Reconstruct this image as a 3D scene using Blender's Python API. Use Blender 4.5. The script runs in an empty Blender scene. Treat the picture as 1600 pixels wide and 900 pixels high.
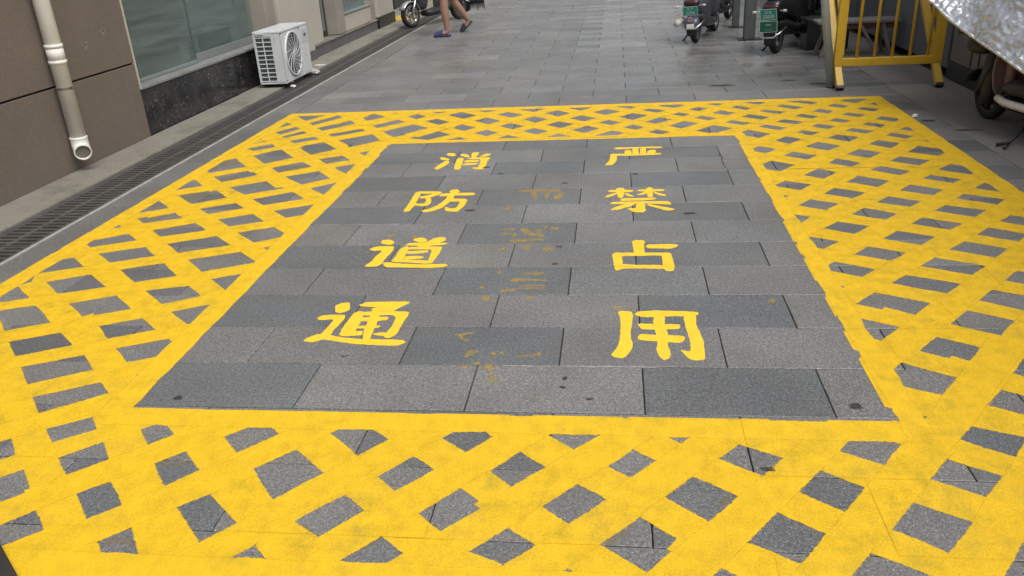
import bpy, bmesh, math, random
from mathutils import Vector, Matrix, noise
from mathutils.geometry import tessellate_polygon

random.seed(7)
scene = bpy.context.scene
col = scene.collection
R = math.radians

# ------------------------------------------------------------------ camera
cam_d = bpy.data.cameras.new("Camera")
cam = bpy.data.objects.new("Camera", cam_d)
col.objects.link(cam)
cam_d.sensor_width = 36.0
cam_d.lens = 28.66
cam_d.clip_start = 0.05
cam_d.clip_end = 600
rot = Matrix(((0.9919615, 0.0020463, 0.1265232), (0.1145281, 0.4106745, -0.9045605), (-0.0538108, 0.9117797, 0.4071389)))
cam.matrix_world = Matrix.Translation((0, 0, 1.43)) @ rot.to_4x4()
scene.camera = cam
scene.render.resolution_x, scene.render.resolution_y = 1024, 576

# ------------------------------------------------------------------ sky, sun, exposure (overcast)
world = bpy.data.worlds.new("World")
scene.world = world
world.use_nodes = True
wn, wl = world.node_tree.nodes, world.node_tree.links
sky = wn.new("ShaderNodeTexSky")
sky.sky_type = 'NISHITA'
sky.sun_disc = False
sky.sun_elevation = R(59.3)
sky.sun_rotation = R(135)
sky.dust_density = 6.0
sky.air_density = 1.0
hsv = wn.new("ShaderNodeHueSaturation")
hsv.inputs["Saturation"].default_value = 0.30
wl.new(sky.outputs[0], hsv.inputs["Color"])
wl.new(hsv.outputs[0], wn["Background"].inputs[0])
wn["Background"].inputs[1].default_value = 0.13

sun_d = bpy.data.lights.new("Sun", 'SUN')
sun_d.energy = 1.4
sun_d.angle = R(40)
sun_d.color = (1.0, 0.97, 0.92)
sun = bpy.data.objects.new("Sun", sun_d)
col.objects.link(sun)
sun.rotation_euler = Vector((0.42, -0.42, 1.0)).to_track_quat('Z', 'Y').to_euler()

scene.view_settings.view_transform = 'Standard'
scene.view_settings.look = 'None'
scene.view_settings.exposure = 0.15
scene.view_settings.gamma = 1.0
scene.view_settings.use_curve_mapping = False

# ------------------------------------------------------------------ helpers
def tag(o, label=None, cat=None, group=None, kind=None):
    if label: o["label"] = label
    if cat: o["category"] = cat
    if group: o["group"] = group
    if kind: o["kind"] = kind
    return o

def empty(name, loc=(0, 0, 0), rz=0.0):
    o = bpy.data.objects.new(name, None)
    col.objects.link(o)
    o.location = loc
    o.rotation_euler = (0, 0, rz)
    o.empty_display_size = 0.1
    return o

class MB:
    def __init__(s):
        s.v, s.f = [], []
    def add(s, vs, fs):
        n = len(s.v)
        s.v += [tuple(v) for v in vs]
        s.f += [tuple(i + n for i in f) for f in fs]
        return s
    def box(s, c, d, rotm=None):
        x, y, z = d[0] / 2, d[1] / 2, d[2] / 2
        vs = [Vector((a, b, e)) for a in (-x, x) for b in (-y, y) for e in (-z, z)]
        if rotm is not None: vs = [rotm @ v for v in vs]
        c = Vector(c)
        return s.add([v + c for v in vs], [(0, 1, 3, 2), (4, 6, 7, 5), (0, 4, 5, 1), (2, 3, 7, 6), (0, 2, 6, 4), (1, 5, 7, 3)])
    def b2(s, a, b):
        return s.box([(a[i] + b[i]) / 2 for i in range(3)], [abs(b[i] - a[i]) for i in range(3)])
    def bar(s, a, b, w, h, up=(0, 0, 1)):
        a, b = Vector(a), Vector(b)
        d = b - a; L = d.length; d.normalize()
        u = Vector(up); side = d.cross(u)
        if side.length < 1e-4: side = d.cross(Vector((1, 0, 0)))
        side.normalize(); u = side.cross(d)
        m = Matrix((d, side, u)).transposed()
        return s.box((a + b) / 2, (L, w, h), m)
    def tube(s, pts, r, n=10, cap=True):
        pts = [Vector(p) for p in pts]
        rs = r if isinstance(r, (list, tuple)) else [r] * len(pts)
        rings = []; pu = None
        for i, p in enumerate(pts):
            d = (pts[min(i + 1, len(pts) - 1)] - pts[max(i - 1, 0)]).normalized()
            if pu is None:
                pu = d.orthogonal().normalized()
            else:
                pu = (pu - d * pu.dot(d)).normalized()
            w = d.cross(pu)
            rings.append([p + (pu * math.cos(2 * math.pi * k / n) + w * math.sin(2 * math.pi * k / n)) * rs[i] for k in range(n)])
        return s.skin(rings, cap)
    def skin(s, rings, cap=True, closed=False):
        n = len(rings[0]); vs = [v for r in rings for v in r]; fs = []
        m = len(rings)
        for i in range(m if closed else m - 1):
            for k in range(n):
                a, b = i * n + k, i * n + (k + 1) % n
                c, d = ((i + 1) % m) * n + (k + 1) % n, ((i + 1) % m) * n + k
                fs.append((a, b, c, d))
        if cap and not closed:
            fs.append(tuple(reversed(range(n)))); fs.append(tuple((m - 1) * n + k for k in range(n)))
        return s.add(vs, fs)
    def loft(s, secs, n=16, p=2.6):
        # secs: (x, half_width, zlow, zhigh) superellipse rings along x
        rings = []
        for x, w, z0, z1 in secs:
            ring = []
            for k in range(n):
                a = 2 * math.pi * (k + .5) / n
                c_, s_ = math.cos(a), math.sin(a)
                ring.append(Vector((x, math.copysign(abs(c_) ** (2 / p), c_) * w, (z0 + z1) / 2 + math.copysign(abs(s_) ** (2 / p), s_) * (z1 - z0) / 2)))
            rings.append(ring)
        return s.skin(rings)
    def lathe(s, prof, c, axis='Y', n=28):
        # prof: (radius, offset along axis) closed loop
        rings = []
        c = Vector(c)
        for k in range(n):
            a = 2 * math.pi * k / n; ca, sa = math.cos(a), math.sin(a)
            if axis == 'Y': rings.append([c + Vector((r * ca, o, r * sa)) for r, o in prof])
            elif axis == 'X': rings.append([c + Vector((o, r * ca, r * sa)) for r, o in prof])
            else: rings.append([c + Vector((r * ca, r * sa, o)) for r, o in prof])
        return s.skin(rings, closed=True)
    def build(s, name, mat, parent=None, smooth=False, bevel=0, sub=0, seg=2):
        me = bpy.data.meshes.new(name)
        me.from_pydata(s.v, [], s.f)
        bm = bmesh.new(); bm.from_mesh(me)
        bmesh.ops.recalc_face_normals(bm, faces=bm.faces)
        bm.to_mesh(me); bm.free()
        me.materials.append(mat)
        o = bpy.data.objects.new(name, me)
        col.objects.link(o)
        if parent: o.parent = parent
        if bevel:
            b = o.modifiers.new("bevel", 'BEVEL'); b.width = bevel; b.segments = seg; b.limit_method = 'ANGLE'
        if sub:
            b = o.modifiers.new("sub", 'SUBSURF'); b.levels = sub; b.render_levels = sub
        if smooth or sub:
            me.shade_smooth()
            if smooth and not sub and not bevel:
                pass
        return o

def copy_tree(o, parent=None):
    c = o.copy(); col.objects.link(c); c.parent = parent
    for ch in o.children: copy_tree(ch, c)
    return c

def text_mesh(txt, size, name, mat, parent, m4):
    cu = bpy.data.curves.new("t", 'FONT'); cu.body = txt; cu.size = size; cu.align_x = 'CENTER'; cu.align_y = 'CENTER'
    cu.extrude = 0.0006
    t = bpy.data.objects.new("t", cu)
    me = bpy.data.meshes.new_from_object(t)
    bpy.data.objects.remove(t); bpy.data.curves.remove(cu)
    me.transform(m4); me.materials.clear(); me.materials.append(mat)
    o = bpy.data.objects.new(name, me); col.objects.link(o); o.parent = parent
    return o

# ------------------------------------------------------------------ materials
class NT:
    def __init__(s, name):
        s.m = bpy.data.materials.new(name); s.m.use_nodes = True
        s.n, s.l = s.m.node_tree.nodes, s.m.node_tree.links
        s.b = s.n["Principled BSDF"]; s.out = s.n["Material Output"]
        g = s.n.new("ShaderNodeNewGeometry"); s.pos = g.outputs["Position"]
    def noise(s, scale, detail=3, rough=.5, vec=None, dist=0):
        t = s.n.new("ShaderNodeTexNoise"); t.inputs["Scale"].default_value = scale; t.inputs["Detail"].default_value = detail
        t.inputs["Roughness"].default_value = rough; t.inputs["Distortion"].default_value = dist
        s.l.new(vec if vec else s.pos, t.inputs["Vector"]); return t.outputs[0]
    def voro(s, scale, feat='F1', vec=None):
        t = s.n.new("ShaderNodeTexVoronoi"); t.feature = feat; t.inputs["Scale"].default_value = scale
        s.l.new(vec if vec else s.pos, t.inputs["Vector"]); return t.outputs[0]
    def ramp(s, v, *stops):
        r = s.n.new("ShaderNodeValToRGB"); e = r.color_ramp.elements
        while len(e) < len(stops): e.new(.5)
        for i, (p, c) in enumerate(stops):
            e[i].position = p
            e[i].color = (c, c, c, 1) if isinstance(c, (int, float)) else (*c, 1)
        s.l.new(v, r.inputs[0]); return r.outputs[0]
    def mix(s, f, a, b, mode='MIX'):
        m = s.n.new("ShaderNodeMix"); m.data_type = 'RGBA'; m.blend_type = mode
        for v, i in ((f, 0), (a, 6), (b, 7)):
            if isinstance(v, (int, float)): m.inputs[i].default_value = v if i == 0 else (v, v, v, 1)
            elif isinstance(v, tuple): m.inputs[i].default_value = (*v, 1)
            else: s.l.new(v, m.inputs[i])
        return m.outputs[2]
    def math(s, op, a, b=0.0, c=None, clamp=False):
        m = s.n.new("ShaderNodeMath"); m.operation = op; m.use_clamp = clamp
        for i, v in enumerate((a, b) if c is None else (a, b, c)):
            if isinstance(v, (int, float)): m.inputs[i].default_value = v
            else: s.l.new(v, m.inputs[i])
        return m.outputs[0]
    def bump(s, v, strength=.3, dist=.002):
        b = s.n.new("ShaderNodeBump"); b.inputs["Strength"].default_value = strength; b.inputs["Distance"].default_value = dist
        s.l.new(v, b.inputs["Height"]); s.l.new(b.outputs[0], s.b.inputs["Normal"])
    def set(s, **k):
        for n_, v in k.items():
            i = s.b.inputs[n_.replace('_', ' ')]
            if isinstance(v, (int, float)): i.default_value = v
            elif isinstance(v, tuple): i.default_value = (*v, 1)
            else: s.l.new(v, i)
        return s.m

def simple(name, c, rough=.5, metal=0.0, var=.12, scale=14, bump=0.0, spec=.5):
    t = NT(name)
    n1 = t.noise(scale, 5, .6)
    f = t.ramp(n1, (.3, 1 - var), (.7, 1 + var))
    cc = t.mix(1.0, c, f, 'MULTIPLY')
    rr = t.ramp(n1, (.3, max(0, rough - .08)), (.7, min(1, rough + .1)))
    if bump: t.bump(t.noise(scale * 12, 3), bump, .002)
    t.b.inputs["Specular IOR Level"].default_value = spec
    return t.set(Base_Color=cc, Roughness=rr, Metallic=metal)

def granite(name, use_attr):
    t = NT(name)
    if use_attr:
        a = t.n.new("ShaderNodeAttribute"); a.attribute_name = "tint"; base = a.outputs["Color"]; rgh = a.outputs["Alpha"]
    else:
        a = t.n.new("ShaderNodeObjectInfo"); base = a.outputs["Color"]; rgh = a.outputs["Alpha"]
    sp = t.noise(190, 2, .7)
    sp2 = t.noise(75, 2, .6)
    big = t.noise(1.6, 4, .6)
    c = t.mix(1.0, base, t.ramp(sp, (.37, .54), (.5, .97), (.60, 1.25), (.69, 2.3)), 'MULTIPLY')
    c = t.mix(1.0, c, t.ramp(sp2, (.35, .80), (.65, 1.22)), 'MULTIPLY')
    c = t.mix(1.0, c, t.ramp(big, (.3, .80), (.7, 1.13)), 'MULTIPLY')
    # brownish dirt film in drifts
    d = t.ramp(t.noise(2.7, 6, .65, dist=.4), (.50, 0.0), (.76, .36))
    c = t.mix(d, c, (.14, .128, .110))
    t.bump(t.noise(170, 3), .35, .0015)
    t.b.inputs["Specular IOR Level"].default_value = .5
    return t.set(Base_Color=c, Roughness=t.math('ADD', rgh, t.math('MULTIPLY_ADD', t.noise(3.5, 4), .3, -.15)))

M = {}
M['granite'] = granite("granite_paver", False)
M['granite_far'] = granite("granite_paver_far", True)

def paint(name, c1, c2, worn=0.0, base_alpha=1.0):
    t = NT(name)
    a = t.n.new("ShaderNodeAttribute"); a.attribute_name = "edge"; e = a.outputs["Fac"]
    big = t.noise(2.2, 4, .6); mid = t.noise(13, 5, .65); fine = t.noise(150, 4, .7)
    mp = t.n.new("ShaderNodeMapping"); mp.inputs["Scale"].default_value = (1, .35, 1); mp.inputs["Rotation"].default_value = (0, 0, .7)
    t.l.new(t.pos, mp.inputs[0]); streak = t.noise(38, 4, .6, mp.outputs[0])
    # thin coats look olive where the stone grins through
    thin = t.math('MULTIPLY', t.ramp(mid, (.46, 0.0), (.70, 1.0)), t.ramp(big, (.42, .06), (.66, .9)))
    c = t.mix(t.math('MULTIPLY', thin, .85), c1, c2)
    c = t.mix(1.0, c, t.ramp(streak, (.3, .93), (.7, 1.05)), 'MULTIPLY')
    c = t.mix(1.0, c, t.ramp(fine, (.3, .9), (.7, 1.06)), 'MULTIPLY')
    # ragged edge from distance to the stripe edge
    al = t.math('MULTIPLY_ADD', e, 105.0, -.62)
    al = t.math('ADD', al, t.math('MULTIPLY', t.noise(95, 5, .8), 2.2))
    al = t.math('SUBTRACT', al, .35, clamp=True)
    al = t.ramp(al, (.35, 0.0), (.6, 1.0))
    pin = t.ramp(t.math('ADD', t.math('MULTIPLY', fine, .6), t.math('MULTIPLY', thin, .34 + worn)), (.52, 1.0), (.66, .22))
    al = t.math('MULTIPLY', al, pin)
    if base_alpha <= .7 and worn > 0: al = t.math('MULTIPLY', al, t.ramp(t.math('ADD', t.math('MULTIPLY', fine, .5), t.math('MULTIPLY', mid, .5)), (.37, 0.0), (.57, base_alpha)))
    elif base_alpha < 1: al = t.math('MULTIPLY', al, t.ramp(t.math('ADD', t.math('MULTIPLY', t.noise(190, 2, .7), .62), t.math('MULTIPLY', mid, .38)), (.40, .98), (.62, base_alpha)))
    t.bump(t.noise(210, 3), .25, .0012)
    t.b.inputs["Specular IOR Level"].default_value = .35
    return t.set(Base_Color=c, Roughness=.62, Alpha=al)

M['yellow'] = paint("yellow_road_paint", (.86, .54, .018), (.55, .40, .03), 0.0, .70)
M['yellow_border'] = paint("yellow_border_paint", (.86, .54, .018), (.54, .39, .03), .05, .80)
M['yellow_letter'] = paint("yellow_letter_paint", (.91, .60, .035), (.80, .52, .05))
M['yellow_old'] = paint("faded_yellow_paint", (.52, .36, .07), (.44, .34, .09), .06, .66)
M['tan_old'] = paint("faded_tan_paint", (.27, .225, .15), (.23, .205, .15), .05, .7)

t = NT("joint_dirt"); M['dirt'] = t.set(Base_Color=t.mix(t.noise(30, 4), (.018, .017, .014), (.05, .046, .038)), Roughness=.95)
t = NT("brown_stucco")
c_ = t.mix(t.noise(2.2, 5, .6), (.138, .112, .091), (.178, .148, .122))
c_ = t.mix(1.0, c_, t.ramp(t.noise(140, 3, .7), (.3, .72), (.7, 1.26)), 'MULTIPLY')
c_ = t.mix(t.ramp(t.noise(5, 6, .7), (.58, 0.0), (.8, .35)), c_, (.09, .075, .06))
mp = t.n.new("ShaderNodeMapping"); mp.inputs["Scale"].default_value = (1, 1, .07); t.l.new(t.pos, mp.inputs[0])
c_ = t.mix(t.ramp(t.noise(9, 5, .7, mp.outputs[0]), (.55, 0.0), (.8, .22)), c_, (.085, .07, .056))
t.bump(t.noise(120, 4), .5, .003)
M['stucco'] = t.set(Base_Color=c_, Roughness=.88)
t = NT("black_marble")
v1 = t.voro(7, 'DISTANCE_TO_EDGE', None)
mp = t.n.new("ShaderNodeVectorMath"); mp.operation = 'ADD'; t.l.new(t.pos, mp.inputs[0])
nz = t.n.new("ShaderNodeTexNoise"); nz.inputs["Scale"].default_value = 5; nz.inputs["Detail"].default_value = 5; t.l.new(t.pos, nz.inputs["Vector"]); t.l.new(nz.outputs[1], mp.inputs[1])
vein = t.ramp(t.voro(6.5, 'DISTANCE_TO_EDGE', mp.outputs[0]), (.0, 1.0), (.014, .0))
vein = t.math('MULTIPLY', vein, t.ramp(t.noise(11, 4), (.40, 0.0), (.55, 1.0)))
c_ = t.mix(t.ramp(t.noise(4, 5), (.4, 0.0), (.7, 1.0)), (.016, .016, .018), (.044, .041, .042))
M['marble'] = t.set(Base_Color=t.mix(vein, c_, (.34, .32, .30)), Roughness=.2)
t = NT("grey_slate_tile")
M['slate'] = t.set(Base_Color=t.mix(t.noise(3, 6, .7, dist=1.0), (.055, .056, .064), (.16, .155, .165)), Roughness=.35)
M['cream'] = simple("cream_wall_paint", (.46, .43, .365), .75, var=.07, scale=2.5, bump=.12)
M['cream_dark'] = simple("beige_stone_reveal", (.30, .27, .23), .7, var=.1, scale=4, bump=.1)
t = NT("ledge_concrete")
c_ = t.mix(t.noise(4, 6, .65), (.16, .15, .125), (.275, .255, .218))
c_ = t.mix(t.ramp(t.noise(2.2, 5, .7), (.5, 0.0), (.68, .7)), c_, (.085, .09, .06))
c_ = t.mix(1.0, c_, t.ramp(t.noise(110, 3), (.3, .82), (.7, 1.15)), 'MULTIPLY')
t.bump(t.noise(90, 4), .4, .003)
M['ledge'] = t.set(Base_Color=c_, Roughness=.85)
t = NT("apron_concrete")
c_ = t.mix(t.noise(1.3, 6, .65), (.165, .154, .140), (.235, .22, .20))
c_ = t.mix(t.ramp(t.noise(3.1, 6, .7, dist=.8), (.60, 0.0), (.72, .7)), c_, (.045, .043, .04))
c_ = t.mix(1.0, c_, t.ramp(t.noise(120, 3), (.3, .84), (.7, 1.14)), 'MULTIPLY')
t.bump(t.noise(80, 4), .35, .003)
M['apron'] = t.set(Base_Color=c_, Roughness=.72)
M['grate'] = simple("drain_grate_composite", (.080, .077, .070), .6, var=.25, scale=9, bump=.2)
M['lip'] = simple("galvanised_edge", (.42, .41, .39), .5, .2, var=.25, scale=12)
M['pipe'] = simple("white_pvc", (.74, .735, .70), .42, var=.07, scale=7)
M['clamp'] = simple("steel_clamp", (.35, .34, .32), .35, .9)
M['acwhite'] = simple("ac_white_enamel", (.60, .62, .63), .35, var=.05, scale=6)
M['acgrey'] = simple("ac_grille_grey", (.50, .52, .54), .4, var=.05)
M['acdark'] = simple("ac_inside_dark", (.022, .030, .030), .6)
M['fin'] = simple("aluminium_fins", (.10, .13, .13), .4, .5)
M['blind'] = simple("grey_blind", (.62, .72, .70), .5, var=.08, scale=5)
M['alu'] = simple("aluminium_frame", (.33, .36, .36), .4, .5, var=.1)
M['interior'] = simple("dark_interior", (.03, .034, .034), .9)
M['reddish'] = simple("red_brown_paint", (.11, .05, .045), .6, var=.2)
M['board'] = simple("grey_board", (.20, .185, .175), .75, var=.2, scale=6, bump=.2)
M['rwall'] = simple("taupe_wall_paint", (.20, .18, .168), .75, var=.1, scale=3, bump=.15)
M['rpanel'] = simple("blue_grey_panel", (.135, .145, .16), .5, var=.12, scale=4)
M['skirt'] = simple("black_skirting", (.02, .02, .021), .35, var=.4, scale=10)
t = NT("barrier_yellow")
n_ = t.ramp(t.noise(22, 6, .7), (.60, 0.0), (.70, .8))
c_ = t.mix(t.noise(4, 3), (.56, .365, .03), (.66, .43, .04))
M['barrier'] = t.set(Base_Color=t.mix(n_, c_, (.20, .12, .03)), Roughness=.42)
M['galv'] = simple("galvanised_pole", (.36, .40, .43), .45, .35, var=.15)
M['greypost'] = simple("grey_painted_post", (.105, .115, .108), .5, var=.15)
M['tyre'] = simple("tyre_rubber", (.018, .018, .018), .8, var=.3, scale=30)
M['blackpl'] = simple("black_plastic", (.02, .02, .022), .45, var=.25)
M['dkmetal'] = simple("dark_metal", (.05, .05, .052), .4, .6, var=.3)
M['chrome'] = simple("worn_chrome", (.55, .55, .55), .25, .95, var=.2)
M['silver'] = simple("silver_paint", (.40, .41, .43), .28, .5, var=.05)
M['dkgrey'] = simple("dark_grey_paint", (.07, .072, .08), .3, .2, var=.1)
M['green'] = simple("dark_green_paint", (.012, .045, .036), .28, .1, var=.15)
M['slateblue'] = simple("slate_purple_paint", (.10, .10, .125), .3, .2, var=.1)
M['black'] = simple("gloss_black_paint", (.012, .013, .015), .22, var=.2)
M['plate'] = simple("plate_green", (.02, .29, .215), .4, var=.08)
M['plate_dark'] = simple("plate_dark_green", (.01, .10, .06), .4, var=.1)
M['white'] = simple("white_plastic", (.72, .72, .70), .4, var=.04)
M['offwhite'] = simple("grubby_white", (.55, .54, .50), .55, var=.12)
M['redlens'] = simple("red_lens", (.055, .014, .018), .2, var=.1)
M['seat'] = simple("black_vinyl", (.022, .022, .023), .55, var=.2, bump=.2)
M['pink'] = simple("dusty_pink_plastic", (.36, .245, .255), .4, var=.08)
M['skin'] = simple("skin", (.30, .175, .125), .5, var=.06)
M['shorts'] = simple("dark_shorts_cloth", (.035, .02, .02), .9, var=.2, bump=.3)
M['shirt'] = simple("grey_shirt_cloth", (.22, .23, .25), .9, var=.1, bump=.3)
M['hair'] = simple("black_hair", (.012, .01, .01), .6)
M['bluerubber'] = simple("blue_rubber", (.022, .027, .11), .55, var=.15)
M['darkrubber'] = simple("dark_rubber", (.022, .022, .032), .6, var=.15)
t = NT("dark_stain")
M['stain'] = t.set(Base_Color=(.035, .034, .033), Roughness=.8, Alpha=t.ramp(t.noise(160, 4, .7), (.38, .25), (.55, .85)))
M['chalk'] = paint('pale_mortar_smear', (.52, .51, .48), (.42, .41, .39), .1, .7)
M['mat'] = simple("dark_corner_slab", (.028, .024, .019), .85, var=.25, bump=.3)
M['foam'] = simple("crumpled_foil_litter", (.5, .5, .49), .35, .3, var=.2, scale=30)
M['yellow_far'] = simple("yellow_tactile", (.50, .36, .05), .7, var=.2)
# crinkled foil quilt: random facet tilt per crinkle cell
t = NT("silver_foil_quilt")
gn = t.n.new("ShaderNodeNewGeometry")
acc = gn.outputs["Normal"]
wp = t.n.new("ShaderNodeVectorMath"); wp.operation = 'MULTIPLY_ADD'
nw = t.n.new("ShaderNodeTexNoise"); nw.inputs["Scale"].default_value = 14; nw.inputs["Detail"].default_value = 3; t.l.new(t.pos, nw.inputs["Vector"])
t.l.new(nw.outputs[1], wp.inputs[0]); wp.inputs[1].default_value = (.02, .02, .02); t.l.new(t.pos, wp.inputs[2])
for sc, am in ((30, .14), (95, .20)):
    vo = t.n.new("ShaderNodeTexVoronoi"); vo.inputs["Scale"].default_value = sc; t.l.new(wp.outputs[0], vo.inputs["Vector"])
    sb = t.n.new("ShaderNodeVectorMath"); sb.operation = 'SUBTRACT'; t.l.new(vo.outputs["Color"], sb.inputs[0]); sb.inputs[1].default_value = (.5, .5, .5)
    ma = t.n.new("ShaderNodeVectorMath"); ma.operation = 'MULTIPLY_ADD'; t.l.new(sb.outputs[0], ma.inputs[0]); ma.inputs[1].default_value = (am, am, am); t.l.new(acc, ma.inputs[2])
    acc = ma.outputs[0]
nm_ = t.n.new("ShaderNodeVectorMath"); nm_.operation = 'NORMALIZE'; t.l.new(acc, nm_.inputs[0]); t.l.new(nm_.outputs[0], t.b.inputs["Normal"])
M['foil'] = t.set(Base_Color=t.mix(t.noise(40, 5, .7), (.66, .69, .73), (.86, .89, .93)), Roughness=.24, Metallic=.6)
# shop window glass
t = NT("green_tint_glass")
tr = t.n.new("ShaderNodeBsdfTransparent"); tr.inputs[0].default_value = (.91, .965, .955, 1)
gl = t.n.new("ShaderNodeBsdfGlossy"); gl.inputs["Roughness"].default_value = .03; gl.inputs["Color"].default_value = (.9, .95, .95, 1)
lw = t.n.new("ShaderNodeFresnel"); lw.inputs[0].default_value = 1.5
ms = t.n.new("ShaderNodeMixShader"); t.l.new(t.math('MULTIPLY', lw.outputs[0], 1.3, clamp=True), ms.inputs[0]); t.l.new(tr.outputs[0], ms.inputs[1]); t.l.new(gl.outputs[0], ms.inputs[2])
gmp = t.n.new("ShaderNodeMapping"); gmp.inputs["Scale"].default_value = (1, .35, 4.5); gmp.inputs["Rotation"].default_value = (.06, 0, 0); t.l.new(t.pos, gmp.inputs[0])
df = t.n.new("ShaderNodeBsdfDiffuse"); t.l.new(t.mix(t.noise(2.5, 5, .6), (.30, .39, .37), (.41, .49, .47)), df.inputs[0])
hz = t.n.new("ShaderNodeMixShader"); t.l.new(t.ramp(t.noise(2.2, 5, .6, gmp.outputs[0]), (.34, .14), (.66, .36)), hz.inputs[0]); t.l.new(ms.outputs[0], hz.inputs[1]); t.l.new(df.outputs[0], hz.inputs[2])
t.l.new(hz.outputs[0], t.out.inputs[0]); M['glass'] = t.m
M['sillstone'] = simple("grey_mottled_sill", (.22, .225, .215), .4, var=.3, scale=16)
M['glassedge'] = simple("green_glass_edge", (.07, .115, .10), .25)
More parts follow.
